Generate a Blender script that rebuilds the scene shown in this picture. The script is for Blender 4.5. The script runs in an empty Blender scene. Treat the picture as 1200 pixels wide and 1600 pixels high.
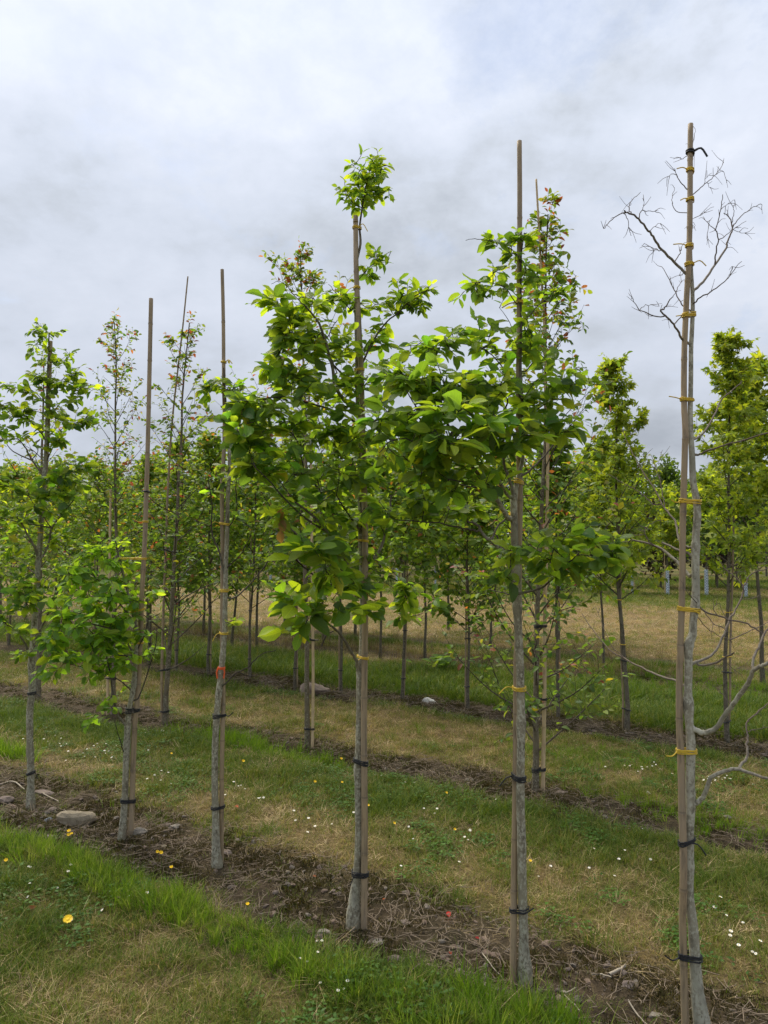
import bpy, math
import numpy as np
from mathutils import Vector, Matrix

sc = bpy.context.scene
COL = sc.collection
R = math.radians

# ---------------------------------------------------------------- camera
F_PX, HORIZON, CAM_H = 1110.0, 850.0, 1.6          # measured on the 1200 x 1600 photograph
PITCH = math.atan((HORIZON - 800.0) / F_PX)
cd = bpy.data.cameras.new("camera")
cam = bpy.data.objects.new("camera", cd)
COL.objects.link(cam)
cd.sensor_fit = 'VERTICAL'
cd.sensor_height = 36.0
cd.lens = F_PX / 1600.0 * 36.0
cd.clip_start, cd.clip_end = 0.05, 2000.0
cam.location = (0, 0, CAM_H)
cam.rotation_euler = (R(90) + PITCH, 0, 0)
sc.camera = cam

# ---------------------------------------------------------------- sky
SUN_EL, SUN_AZ = 58.0, -35.0                       # azimuth from +Y (view direction), negative = left
w = bpy.data.worlds.new("World")
sc.world = w
w.use_nodes = True
nt = w.node_tree
nt.nodes.clear()


def N(tree, kind, **kw):
    n = tree.nodes.new(kind)
    for k, v in kw.items():
        if k == 'inp':
            for kk, vv in v.items():
                n.inputs[kk].default_value = vv
        else:
            setattr(n, k, v)
    return n


def ramp(tree, fac, stops, interp='LINEAR'):
    n = tree.nodes.new('ShaderNodeValToRGB')
    cr = n.color_ramp
    cr.interpolation = interp
    while len(cr.elements) < len(stops):
        cr.elements.new(0.5)
    for e, (p, c) in zip(cr.elements, stops):
        e.position = p
        e.color = (c[0], c[1], c[2], 1)
    tree.links.new(fac, n.inputs['Fac'])
    return n.outputs['Color']


def build_sky():
    L = nt.links.new
    def M(op, a, b=None, c=None):
        n = nt.nodes.new('ShaderNodeMath'); n.operation = op
        for i, v in enumerate((a, b, c)):
            if v is None: continue
            if isinstance(v, (int, float)): n.inputs[i].default_value = v
            else: L(v, n.inputs[i])
        return n.outputs[0]
    sky = N(nt, 'ShaderNodeTexSky', sky_type='NISHITA', sun_disc=False)
    sky.sun_elevation = R(SUN_EL)
    sky.sun_rotation = R(SUN_AZ)
    sky.air_density, sky.dust_density, sky.ozone_density = 1.0, 1.5, 1.0
    bg_sky = N(nt, 'ShaderNodeBackground', inp={'Strength': 0.05})
    L(sky.outputs[0], bg_sky.inputs['Color'])
    tc = N(nt, 'ShaderNodeTexCoord')
    sep = N(nt, 'ShaderNodeSeparateXYZ')
    L(tc.outputs['Generated'], sep.inputs[0])
    z = M('MAXIMUM', sep.outputs['Z'], 0.0)
    zz = M('ADD', z, 0.36)
    cx, cy = M('DIVIDE', sep.outputs['X'], zz), M('DIVIDE', sep.outputs['Y'], zz)
    cmb = N(nt, 'ShaderNodeCombineXYZ')
    L(cx, cmb.inputs[0]); L(cy, cmb.inputs[1])
    def noise(scale, detail, rough, off, dist=0.0):
        mp = N(nt, 'ShaderNodeMapping'); mp.inputs['Location'].default_value = off
        L(cmb.outputs[0], mp.inputs[0])
        n = N(nt, 'ShaderNodeTexNoise', inp={'Scale': scale, 'Detail': detail, 'Roughness': rough, 'Distortion': dist})
        L(mp.outputs[0], n.inputs['Vector'])
        return n.outputs['Fac']
    big = noise(1.25, 2, 0.4, (0.4, 2.2, 1.0), 0.2)
    mid = noise(3.2, 6, 0.55, (4.3, 1.2, 2.0), 0.15)
    fine = noise(9.0, 7, 0.60, (5.3, 1.2, 2.0), 0.1)
    # shade of the cloud deck: big masses, broken up by smaller billows
    s = M('ADD', M('MULTIPLY', big, 1.35), M('MULTIPLY', mid, 0.85))
    s = M('ADD', s, M('MULTIPLY', M('SUBTRACT', fine, 0.5), M('MULTIPLY', z, 1.5)))
    s = M('MULTIPLY', M('SUBTRACT', s, 0.59), 1.0)
    # overcast decks brighten towards the zenith
    s = M('ADD', s, M('MULTIPLY', M('SUBTRACT', z, 0.55), 0.02))
    # the heavy grey cloud standing over the tree tops
    gx, gy = M('DIVIDE', M('ADD', cx, M('MULTIPLY', M('SUBTRACT', mid, 0.5), 0.5)), 0.30), M('DIVIDE', M('SUBTRACT', cy, 1.16), 0.20)
    g2 = M('ADD', M('MULTIPLY', gx, gx), M('MULTIPLY', gy, gy))
    s = M('SUBTRACT', s, M('MULTIPLY', M('POWER', 2.718, M('MULTIPLY', g2, -1.0)), 0.26))
    tone = ramp(nt, s, [(0.15, (0.172, 0.188, 0.214)), (0.34, (0.218, 0.236, 0.266)), (0.50, (0.250, 0.271, 0.312)),
                        (0.68, (0.275, 0.295, 0.338)), (0.90, (0.308, 0.325, 0.364))])
    bg_c = N(nt, 'ShaderNodeBackground')
    # an overcast sky is brightest overhead
    L(M('ADD', 0.78, M('MULTIPLY', M('MULTIPLY', z, z), 0.56)), bg_c.inputs['Strength'])
    L(tone, bg_c.inputs['Color'])
    # thin places where the blue shows through, only high up in the deck
    thin = M('MULTIPLY', noise(3.4, 7, 0.66, (2.4, 8.0, 3.0), 0.25), 1.0)
    cov = ramp(nt, M('ADD', M('MULTIPLY', thin, 1.15), M('MULTIPLY', M('SUBTRACT', z, 0.5), 0.55)), [(0.56, (1, 1, 1)), (0.78, (0.55, 0.55, 0.55))])
    mix = N(nt, 'ShaderNodeMixShader')
    L(cov, mix.inputs[0]); L(bg_sky.outputs[0], mix.inputs[1]); L(bg_c.outputs[0], mix.inputs[2])
    out = N(nt, 'ShaderNodeOutputWorld')
    L(mix.outputs[0], out.inputs[0])


build_sky()

# ---------------------------------------------------------------- sun behind cloud
sl = bpy.data.lights.new("sun", 'SUN')
sl.energy, sl.angle, sl.color = 1.5, R(42), (1.0, 0.92, 0.77)
sun = bpy.data.objects.new("sun", sl)
COL.objects.link(sun)
_d = Vector((math.sin(R(SUN_AZ)) * math.cos(R(SUN_EL)), math.cos(R(SUN_AZ)) * math.cos(R(SUN_EL)), math.sin(R(SUN_EL))))
sun.rotation_euler = (-_d).to_track_quat('-Z', 'Y').to_euler()
sun.location = (0, 0, 30)

vs = sc.view_settings
vs.view_transform, vs.look, vs.exposure, vs.gamma = 'Standard', 'None', 1.66, 1.0
sc.render.engine = 'CYCLES'
sc.cycles.max_bounces = 5
sc.cycles.diffuse_bounces = 3
sc.cycles.glossy_bounces = 2
sc.cycles.transmission_bounces = 3
sc.cycles.use_denoising = True
sc.cycles.denoising_input_passes = 'RGB_ALBEDO_NORMAL'
sc.cycles.denoising_prefilter = 'NONE'
sc.cycles.adaptive_threshold = 0.015

# ================================================================ helpers
rng = np.random.default_rng(20240611)
CT, ST = math.cos(PITCH), math.sin(PITCH)


def P(px, py, Y):
    """point on the ray of photo pixel (px, py) at ground distance Y from the camera"""
    u, v = (px - 600.0) / F_PX, (800.0 - py) / F_PX
    dy = CT - v * ST
    return np.array((u / dy * Y, Y, CAM_H + (ST + v * CT) / dy * Y))


def G(px, py):
    """ground point under a photo pixel"""
    u, v = (px - 600.0) / F_PX, (800.0 - py) / F_PX
    dz = ST + v * CT
    t = -CAM_H / dz
    return np.array((u * t, (CT - v * ST) * t, 0.0))


def proj(p):
    x, y, z = p[..., 0], p[..., 1], p[..., 2] - CAM_H
    f = y * CT + z * ST
    return 600 + F_PX * x / f, 800 - F_PX * (z * CT - y * ST) / f


def zp(o, s, pts):
    return [(o[0] + a / s, o[1] + b / s) for a, b in pts]


def _hash(ix, iy, seed):
    h = (ix.astype(np.int64) * 374761393 + iy.astype(np.int64) * 668265263 + seed * 974634777) & 0xFFFFFFFF
    h = ((h ^ (h >> 13)) * 1274126177) & 0xFFFFFFFF
    return ((h ^ (h >> 16)) & 0xFFFF) / 65535.0


def vnoise(x, y, seed=0):
    x, y = np.asarray(x, float), np.asarray(y, float)
    ix, iy = np.floor(x), np.floor(y)
    fx, fy = x - ix, y - iy
    fx, fy = fx * fx * (3 - 2 * fx), fy * fy * (3 - 2 * fy)
    a, b = _hash(ix, iy, seed), _hash(ix + 1, iy, seed)
    c, d = _hash(ix, iy + 1, seed), _hash(ix + 1, iy + 1, seed)
    return (a + (b - a) * fx) * (1 - fy) + (c + (d - c) * fx) * fy


def fbm(x, y, seed=0, oct=4):
    s, a, t = 0, 1.0, 0
    for i in range(oct):
        s = s + a * vnoise(np.asarray(x) * 2 ** i, np.asarray(y) * 2 ** i, seed + i * 17)
        t += a
        a *= 0.55
    return s / t


def sst(a, b, x):
    t = np.clip((x - a) / (b - a), 0, 1)
    return t * t * (3 - 2 * t)


def mk_mesh(name, V, F, mats=(), attrs=None, smooth=True, midx=None):
    V = np.asarray(V, np.float32).reshape(-1, 3)
    F = np.asarray(F, np.int32)
    n, k = F.shape
    me = bpy.data.meshes.new(name)
    me.vertices.add(len(V))
    me.vertices.foreach_set('co', V.ravel())
    me.loops.add(n * k)
    me.loops.foreach_set('vertex_index', F.ravel())
    me.polygons.add(n)
    me.polygons.foreach_set('loop_start', np.arange(n, dtype=np.int32) * k)
    for m in mats:
        me.materials.append(m)
    if midx is not None:
        me.polygons.foreach_set('material_index', np.asarray(midx, np.int32))
    me.update(calc_edges=True)
    me.polygons.foreach_set('use_smooth', np.full(n, smooth, bool))
    for an, (ty, data) in (attrs or {}).items():
        at = me.attributes.new(an, ty, 'POINT')
        d = np.asarray(data, np.float32)
        if ty == 'FLOAT': at.data.foreach_set('value', d.ravel())
        elif ty == 'FLOAT_VECTOR': at.data.foreach_set('vector', d.ravel())
        elif ty == 'FLOAT_COLOR':
            if d.shape[1] == 3: d = np.hstack([d, np.ones((len(d), 1), np.float32)])
            at.data.foreach_set('color', d.ravel())
    me.update()
    return me


def link(name, data, parent=None, loc=None):
    o = bpy.data.objects.new(name, data)
    COL.objects.link(o)
    if parent is not None: o.parent = parent
    if loc is not None: o.location = loc
    return o


def tag(o, label=None, cat=None, group=None, kind=None):
    for k, v in (('label', label), ('category', cat), ('group', group), ('kind', kind)):
        if v: o[k] = v
    return o


def thing(name, label, cat, loc, group=None):
    return tag(link(name, None, None, tuple(float(c) for c in loc)), label, cat, group)


def smooth_path(pts, sub=4):
    pts = np.asarray(pts, float)
    if len(pts) < 3:
        t = np.linspace(0, 1, sub + 1)[:, None]
        return pts[0] * (1 - t) + pts[-1] * t
    q = np.vstack([2 * pts[0] - pts[1], pts, 2 * pts[-1] - pts[-2]])
    out = []
    t = np.linspace(0, 1, sub, endpoint=False)[:, None]
    for i in range(1, len(q) - 2):
        a, b, c, d = q[i - 1], q[i], q[i + 1], q[i + 2]
        out.append(0.5 * (2 * b + (c - a) * t + (2 * a - 5 * b + 4 * c - d) * t ** 2 + (3 * b - a - 3 * c + d) * t ** 3))
    out.append(pts[-1][None])
    return np.vstack(out)


class Geo:
    """collects tubes (quads) with a per-vertex radius and along value"""
    def __init__(s): s.V, s.F, s.r, s.a, s.n = [], [], [], [], 0

    def tube(s, pts, rad, sides=6, lump=0.0, cap=False, aux=None):
        pts = np.asarray(pts, float)
        n = len(pts)
        rad = np.broadcast_to(np.asarray(rad, float), (n,)).copy()
        aux = np.zeros(n) if aux is None else np.asarray(aux, float)
        if cap:
            d = pts[-1] - pts[-2]
            d /= np.linalg.norm(d) + 1e-9
            pts = np.vstack([pts, pts[-1] + d * rad[-1] * 0.12, pts[-1] + d * rad[-1] * 0.14])
            rad = np.append(rad, [rad[-1] * 0.85, rad[-1] * 0.02])
            aux = np.append(aux, [aux[-1], aux[-1]])
            n += 2
        T = np.gradient(pts, axis=0)
        T /= np.linalg.norm(T, axis=1)[:, None] + 1e-12
        ref = np.array((1.0, 0, 0)) if abs(T[0][0]) < 0.8 else np.array((0, 1.0, 0))
        u = np.cross(T[0], ref); u /= np.linalg.norm(u)
        U = np.empty_like(pts)
        for i in range(n):
            u = u - T[i] * np.dot(u, T[i])
            u /= np.linalg.norm(u) + 1e-12
            U[i] = u
        W = np.cross(T, U)
        ang = np.arange(sides) * 2 * math.pi / sides
        ca, sa = np.cos(ang), np.sin(ang)
        rr = rad[:, None] * np.ones(sides)
        if lump:
            rr = rr * (1 + lump * (fbm(np.arange(n)[:, None] * 0.35 + 0 * ang, ang[None] * 1.3 + s.n * 0.01, 5, 2) - 0.5) * 2)
        V = pts[:, None] + rr[..., None] * (ca[None, :, None] * U[:, None] + sa[None, :, None] * W[:, None])
        i = np.arange(n - 1)[:, None] * sides
        j = np.arange(sides)[None]
        k = (j + 1) % sides
        F = np.stack([i + j, i + k, i + sides + k, i + sides + j], -1).reshape(-1, 4) + s.n
        s.V.append(V.reshape(-1, 3)); s.F.append(F)
        s.r.append(np.repeat(rad, sides)); s.a.append(np.repeat(aux, sides))
        s.n += n * sides

    def mesh(s, name, mat, off=(0, 0, 0)):
        return mk_mesh(name, np.vstack(s.V) - np.asarray(off), np.vstack(s.F), [mat],
                       {'rad': ('FLOAT', np.concatenate(s.r)), 'aux': ('FLOAT', np.concatenate(s.a))})


# ================================================================ materials
def new_mat(name):
    m = bpy.data.materials.new(name)
    m.use_nodes = True
    t = m.node_tree
    t.nodes.clear()
    return m, t, t.nodes.new('ShaderNodeOutputMaterial')


def attr(t, name, out='Color', kind='GEOMETRY'):
    n = t.nodes.new('ShaderNodeAttribute')
    n.attribute_name, n.attribute_type = name, kind
    return n.outputs[out]


def mth(t, op, a, b=None, c=None):
    n = t.nodes.new('ShaderNodeMath'); n.operation = op
    for i, v in enumerate((a, b, c)):
        if v is None: continue
        if isinstance(v, (int, float)): n.inputs[i].default_value = v
        else: t.links.new(v, n.inputs[i])
    return n.outputs[0]


def mixc(t, fac, a, b, mode='MIX'):
    n = t.nodes.new('ShaderNodeMix'); n.data_type = 'RGBA'; n.blend_type = mode
    for i, v in ((0, fac), (6, a), (7, b)):
        if isinstance(v, (int, float)): n.inputs[i].default_value = v
        elif isinstance(v, (tuple, list)): n.inputs[i].default_value = (*v[:3], 1)
        else: t.links.new(v, n.inputs[i])
    return n.outputs[2]


def noise_tex(t, scale, detail=4, rough=0.55, coord='Object', stretch=None, dist=0.0, loc=None):
    tc = t.nodes.new('ShaderNodeTexCoord')
    v = tc.outputs[coord]
    if stretch or loc:
        mp = t.nodes.new('ShaderNodeMapping')
        if stretch: mp.inputs['Scale'].default_value = stretch
        if loc: mp.inputs['Location'].default_value = loc
        t.links.new(v, mp.inputs[0]); v = mp.outputs[0]
    n = t.nodes.new('ShaderNodeTexNoise')
    n.inputs['Scale'].default_value, n.inputs['Detail'].default_value = scale, detail
    n.inputs['Roughness'].default_value, n.inputs['Distortion'].default_value = rough, dist
    t.links.new(v, n.inputs['Vector'])
    return n.outputs['Fac']


def bump(t, h, strength=0.5, dist=0.01):
    b = t.nodes.new('ShaderNodeBump')
    b.inputs['Strength'].default_value, b.inputs['Distance'].default_value = strength, dist
    t.links.new(h, b.inputs['Height'])
    return b.outputs[0]


def principled(t, out, col, rough=0.8, normal=None, spec=0.3):
    p = t.nodes.new('ShaderNodeBsdfPrincipled')
    for k, v in (('Base Color', col), ('Roughness', rough)):
        if isinstance(v, (int, float)): p.inputs[k].default_value = v
        elif isinstance(v, (tuple, list)): p.inputs[k].default_value = (*v[:3], 1)
        else: t.links.new(v, p.inputs[k])
    p.inputs['Specular IOR Level'].default_value = spec
    if normal is not None: t.links.new(normal, p.inputs['Normal'])
    if out is not None: t.links.new(p.outputs[0], out.inputs[0])
    return p.outputs[0]


def leaf_mat(name, gloss=0.45, trans=0.52, veins=True):
    m, t, out = new_mat(name)
    lf = t.nodes.new('ShaderNodeSeparateXYZ')
    t.links.new(attr(t, 'lf', 'Vector'), lf.inputs[0])
    u, v, rnd = lf.outputs
    base = attr(t, 'tint')
    au = mth(t, 'ABSOLUTE', u)
    n1 = noise_tex(t, 38, 3, 0.6)
    col = mixc(t, mth(t, 'MULTIPLY', n1, 0.55), base, mixc(t, 1.0, base, (1.45, 1.35, 1.1), 'MULTIPLY'))
    nrm = None
    if veins:
        mid = mth(t, 'SUBTRACT', 1.0, mth(t, 'MULTIPLY', au, 11.0))
        mid = mth(t, 'MAXIMUM', mid, 0.0)
        sv = mth(t, 'FRACT', mth(t, 'SUBTRACT', mth(t, 'MULTIPLY', v, 7.0), mth(t, 'MULTIPLY', au, 1.6)))
        sv = mth(t, 'MAXIMUM', mth(t, 'SUBTRACT', 1.0, mth(t, 'MULTIPLY', mth(t, 'ABSOLUTE', mth(t, 'SUBTRACT', sv, 0.5)), 7.0)), 0.0)
        vn = mth(t, 'MAXIMUM', mid, mth(t, 'MULTIPLY', sv, 0.45))
        col = mixc(t, mth(t, 'MULTIPLY', vn, 0.5), col, mixc(t, 1.0, base, (2.0, 1.7, 1.7), 'MULTIPLY'))
        nrm = bump(t, mth(t, 'SUBTRACT', n1, vn), 0.35, 0.004)
    # paler, duller underside
    geo = t.nodes.new('ShaderNodeNewGeometry')
    under = mixc(t, 0.34, col, (0.19, 0.25, 0.11))
    col2 = mixc(t, geo.outputs['Backfacing'], col, under)
    p = principled(t, None, col2, gloss, nrm, 0.35)
    tr = t.nodes.new('ShaderNodeBsdfTranslucent')
    t.links.new(mixc(t, 1.0, col, (2.8, 2.6, 0.9), 'MULTIPLY'), tr.inputs[0])
    mx = t.nodes.new('ShaderNodeMixShader')
    mx.inputs[0].default_value = trans
    t.links.new(p, mx.inputs[1]); t.links.new(tr.outputs[0], mx.inputs[2])
    t.links.new(mx.outputs[0], out.inputs[0])
    return m


def bark_mat(name, pale, dark, lichen, amount=0.5, twig=(0.055, 0.043, 0.035), tw=(0.003, 0.009)):
    m, t, out = new_mat(name)
    a = noise_tex(t, 34, 6, 0.65, stretch=(1, 1, 0.45))
    b = noise_tex(t, 95, 4, 0.6, stretch=(1, 1, 0.7), loc=(3, 1, 8))
    c = noise_tex(t, 9, 5, 0.6, stretch=(1, 1, 0.5), loc=(7, 2, 1))
    col = ramp(t, a, [(0.30, dark), (0.52, pale), (0.75, tuple(x * 1.25 for x in pale))])
    li = ramp(t, mth(t, 'ADD', mth(t, 'MULTIPLY', b, 0.6), mth(t, 'MULTIPLY', c, 0.5)),
              [(0.60 - 0.12 * amount, (0, 0, 0)), (0.68 - 0.12 * amount, (1, 1, 1))])
    col = mixc(t, mth(t, 'MULTIPLY', li, 0.85), col, lichen)
    col = mixc(t, ramp(t, c, [(0.52, (0, 0, 0)), (0.72, (0.7, 0.7, 0.7))]), col, tuple(x * 0.9 for x in dark))
    mr = t.nodes.new('ShaderNodeMapRange')
    mr.inputs[1].default_value, mr.inputs[2].default_value = tw
    t.links.new(attr(t, 'rad', 'Fac'), mr.inputs[0])
    col = mixc(t, mr.outputs[0], twig, col)
    principled(t, out, col, 0.88, bump(t, mth(t, 'ADD', a, mth(t, 'MULTIPLY', b, 0.6)), 0.7, 0.004), 0.2)
    return m


def cane_mat(name, base, grey, dark, weather=0.6):
    m, t, out = new_mat(name)
    a = noise_tex(t, 14, 6, 0.65, stretch=(1, 1, 0.22))
    b = noise_tex(t, 70, 4, 0.6, stretch=(1, 1, 0.12), loc=(2, 5, 1))
    c = noise_tex(t, 130, 3, 0.6, loc=(4, 4, 1))
    col = mixc(t, ramp(t, a, [(0.55 - weather * 0.3, (0, 0, 0)), (0.75 - weather * 0.2, (1, 1, 1))]), base, grey)
    col = mixc(t, ramp(t, b, [(0.5, (0, 0, 0)), (0.72, (0.75, 0.75, 0.75))]), col, dark)
    col = mixc(t, ramp(t, c, [(0.66, (0, 0, 0)), (0.74, (0.6, 0.6, 0.6))]), col, tuple(min(1, x * 1.6) for x in grey))
    col = mixc(t, mth(t, 'MULTIPLY', attr(t, 'aux', 'Fac'), 0.7), col, tuple(x * 0.55 for x in dark))
    principled(t, out, col, 0.62, bump(t, b, 0.35, 0.002), 0.35)
    return m


def plain_mat(name, col, rough=0.7, var=0.25, scale=40, spec=0.3, trans=0):
    m, t, out = new_mat(name)
    n = noise_tex(t, scale, 4, 0.6)
    c = mixc(t, n, tuple(x * (1 - var) for x in col), tuple(min(1, x * (1 + var)) for x in col))
    p = principled(t, out if not trans else None, c, rough, bump(t, n, 0.3, 0.003), spec)
    if trans:
        tr = t.nodes.new('ShaderNodeBsdfTranslucent')
        t.links.new(c, tr.inputs[0])
        mx = t.nodes.new('ShaderNodeMixShader'); mx.inputs[0].default_value = trans
        t.links.new(p, mx.inputs[1]); t.links.new(tr.outputs[0], mx.inputs[2])
        t.links.new(mx.outputs[0], out.inputs[0])
    return m


def grass_mat(name, stops, trans=0.35, tip=(1.25, 1.2, 1.0)):
    """colour from the per-tuft 'tone' value, a little lighter at the tip"""
    m, t, out = new_mat(name)
    tone = attr(t, 'tone', 'Fac', 'INSTANCER')
    al = attr(t, 'aux', 'Fac')
    rb = attr(t, 'rad', 'Fac')
    col = ramp(t, mth(t, 'ADD', tone, mth(t, 'MULTIPLY', mth(t, 'SUBTRACT', rb, 0.5), 0.46)), stops)
    col = mixc(t, al, col, mixc(t, 1.0, col, tip, 'MULTIPLY'))
    p = principled(t, None, col, 0.55, None, 0.25)
    tr = t.nodes.new('ShaderNodeBsdfTranslucent')
    t.links.new(mixc(t, 1.0, col, (1.5, 1.4, 0.9), 'MULTIPLY'), tr.inputs[0])
    mx = t.nodes.new('ShaderNodeMixShader'); mx.inputs[0].default_value = trans
    t.links.new(p, mx.inputs[1]); t.links.new(tr.outputs[0], mx.inputs[2])
    t.links.new(mx.outputs[0], out.inputs[0])
    return m


M_LEAF = leaf_mat('broad_leaf')
M_SMALL = leaf_mat('small_leaf', 0.5, 0.46, False)
M_BARK = bark_mat('grey_lichen_bark', (0.255, 0.228, 0.160), (0.095, 0.080, 0.055), (0.46, 0.44, 0.34), 0.55)
M_BARK_DEAD = bark_mat('dead_grey_bark', (0.30, 0.275, 0.205), (0.11, 0.098, 0.07), (0.48, 0.46, 0.36), 0.8,
                       (0.13, 0.10, 0.08), (0.0025, 0.0075))
M_BARK2 = bark_mat('brown_bark', (0.17, 0.14, 0.092), (0.06, 0.048, 0.032), (0.33, 0.30, 0.22), 0.25)
M_BARK3 = bark_mat('dark_bark', (0.14, 0.12, 0.085), (0.05, 0.04, 0.03), (0.26, 0.24, 0.17), 0.2)
M_CANE = cane_mat('weathered_bamboo', (0.37, 0.27, 0.16), (0.29, 0.225, 0.15), (0.10, 0.077, 0.055), 0.6)
M_CANE_NEW = cane_mat('new_bamboo', (0.58, 0.43, 0.25), (0.48, 0.37, 0.23), (0.26, 0.18, 0.10), 0.1)
M_TIE_Y = plain_mat('yellow_tie', (0.66, 0.45, 0.04), 0.45, 0.2, 60, 0.4)
M_TIE_K = plain_mat('black_tie', (0.018, 0.018, 0.02), 0.5, 0.3, 60, 0.4)
M_TAG = plain_mat('orange_tag', (0.75, 0.12, 0.03), 0.5, 0.2, 30)

# ================================================================ ground layout
SLOPE = 0.63                                        # the planting rows run along y = c - 0.63 x
ROWS = [(2.76, 3.44), (4.95, 5.50), (7.18, 7.80), (10.2, 10.75), (11.9, 12.4)]


def cval(x, y): return y + SLOPE * x


def masks(x, y):
    x, y = np.asarray(x, float), np.asarray(y, float)
    c = cval(x, y)
    al = (x - SLOPE * y)                            # along the row
    cw = c + 0.26 * (fbm(x * 1.7, y * 1.7, 3, 4) - 0.5) * 1.6
    soil = np.zeros_like(c)
    for a, b in ROWS:
        soil = np.maximum(soil, sst(a - 0.10, a + 0.10, cw) * (1 - sst(b - 0.14, b + 0.20, cw)))
    near = sst(14, 12, c)
    # dry share
    f1, f2 = fbm(x * 1.1, y * 1.1, 11, 4), fbm(x * 6.5, y * 6.5, 23, 3)
    d = np.full_like(c, 0.42)
    d = np.where(c < 2.5, 0.50, d)
    d = d + 0.28 * sst(3.3, 3.6, cw) * (1 - sst(3.7, 4.15, cw))
    d = d - 0.18 * sst(4.1, 4.4, cw) * (1 - sst(4.8, 5.0, cw))
    d = d + 0.30 * sst(5.4, 5.6, cw) * (1 - sst(6.7, 7.1, cw))
    d = d - 0.22 * sst(7.7, 7.9, cw) * (1 - sst(9.2, 9.6, cw))
    d = d + 0.25 * sst(9.5, 9.9, cw)
    far = fbm(c * 0.45 + 0.4 * fbm(x * 0.3, y * 0.3, 9, 2), al * 0.05, 31, 4)
    dband = sst(11.5, 13.0, cw) * (1 - sst(20, 25, cw))
    d = np.where(c > 11.5, 0.34 + 0.72 * dband + (far - 0.5) * 1.3, d)
    d = np.clip(d - 0.05 + (f1 - 0.5) * 0.8 + (f2 - 0.5) * 0.9, 0, 1)
    # long lush strips
    lw = c + 0.14 * (fbm(x * 2.2, y * 2.2, 41, 3) - 0.5)
    long = sst(2.44, 2.53, lw) * (1 - sst(2.66, 2.74, lw))
    return soil, d, long, near


def height(x, y):
    x, y = np.asarray(x, float), np.asarray(y, float)
    s, d, l, n = masks(x, y)
    near = 1 - sst(12, 40, np.hypot(x, y))
    h = (fbm(x * 0.9, y * 0.9, 51, 3) - 0.5) * 0.07 + (fbm(x * 5, y * 5, 57, 3) - 0.5) * 0.025
    h = h + s * ((fbm(x * 7, y * 7, 61, 3) - 0.5) * 0.06 + (fbm(x * 22, y * 22, 71, 2) - 0.5) * 0.022 - 0.012)
    h = h + l * 0.012
    c = cval(x, y)
    # sunken cut edge in front of the second and third rows
    for e in (4.98, 7.2):
        cc = c + 0.2 * (fbm(x * 1.7, y * 1.7, 3, 4) - 0.5) * 1.6
        h = h - 0.07 * np.exp(-((cc - e - 0.08) / 0.10) ** 2) * sst(0.45, 0.62, fbm(x * 0.8, y * 0.8, 88, 2))
    return h * near


def build_ground():
    def axis(core0, core1, step, lo, hi):
        a = list(np.arange(core0, core1, step))
        s, v = step, core1
        while v < hi: a.append(v); s *= 1.06; v += s
        s, v, b = step, core0 - step, []
        while v > lo: b.append(v); s *= 1.10; v -= s
        return np.array(b[::-1] + a)
    xs = axis(-3.2, 3.2, 0.025, -600, 600)
    ys = axis(1.9, 7.0, 0.025, -60, 900)
    X, Y = np.meshgrid(xs, ys)
    s, d, l, n = masks(X, Y)
    Z = height(X, Y)
    V = np.stack([X, Y, Z], -1).reshape(-1, 3)
    nx, ny = len(xs), len(ys)
    i = (np.arange(ny - 1)[:, None] * nx + np.arange(nx - 1)[None]).ravel()
    F = np.stack([i, i + 1, i + nx + 1, i + nx], -1)
    green = np.array((0.055, 0.070, 0.018)); straw = np.array((0.19, 0.14, 0.072)); earth = np.array((0.062, 0.049, 0.036))  # green and straw bases darkened: shade beneath the grass painted into the colour
    dd = d.reshape(-1, 1)
    colr = green * (1 - dd) + straw * dd
    colr = colr * (1 - l.reshape(-1, 1)) + np.array((0.04, 0.075, 0.012)) * l.reshape(-1, 1)
    sv = s.reshape(-1, 1)
    e2 = earth * (0.75 + 0.6 * fbm(X * 3, Y * 3, 91, 3)).reshape(-1, 1)
    colr = colr * (1 - sv) + e2 * sv
    m, t, out = new_mat('field_ground')
    col = attr(t, 'gcol')
    n1 = noise_tex(t, 60, 6, 0.7); n2 = noise_tex(t, 9, 5, 0.65, loc=(4, 2, 0)); n3 = noise_tex(t, 1.3, 6, 0.7, loc=(1, 8, 0))
    col = mixc(t, 1.0, col, ramp(t, n1, [(0.25, (0.45, 0.45, 0.45)), (0.75, (1.6, 1.55, 1.45))]), 'MULTIPLY')
    col = mixc(t, 0.8, col, ramp(t, n2, [(0.3, (0.6, 0.65, 0.55)), (0.7, (1.35, 1.3, 1.25))]), 'MULTIPLY')
    col = mixc(t, 0.6, col, ramp(t, n3, [(0.3, (0.7, 0.8, 0.6)), (0.7, (1.3, 1.2, 1.2))]), 'MULTIPLY')
    principled(t, out, col, 0.95, bump(t, mth(t, 'ADD', n1, n2), 0.9, 0.02), 0.1)
    me = mk_mesh('ground', V, F, [m], {'gcol': ('FLOAT_COLOR', colr)})
    tag(link('ground', me), 'mown field with bare planting strips and dry grass', None, None, 'structure')


build_ground()


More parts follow.
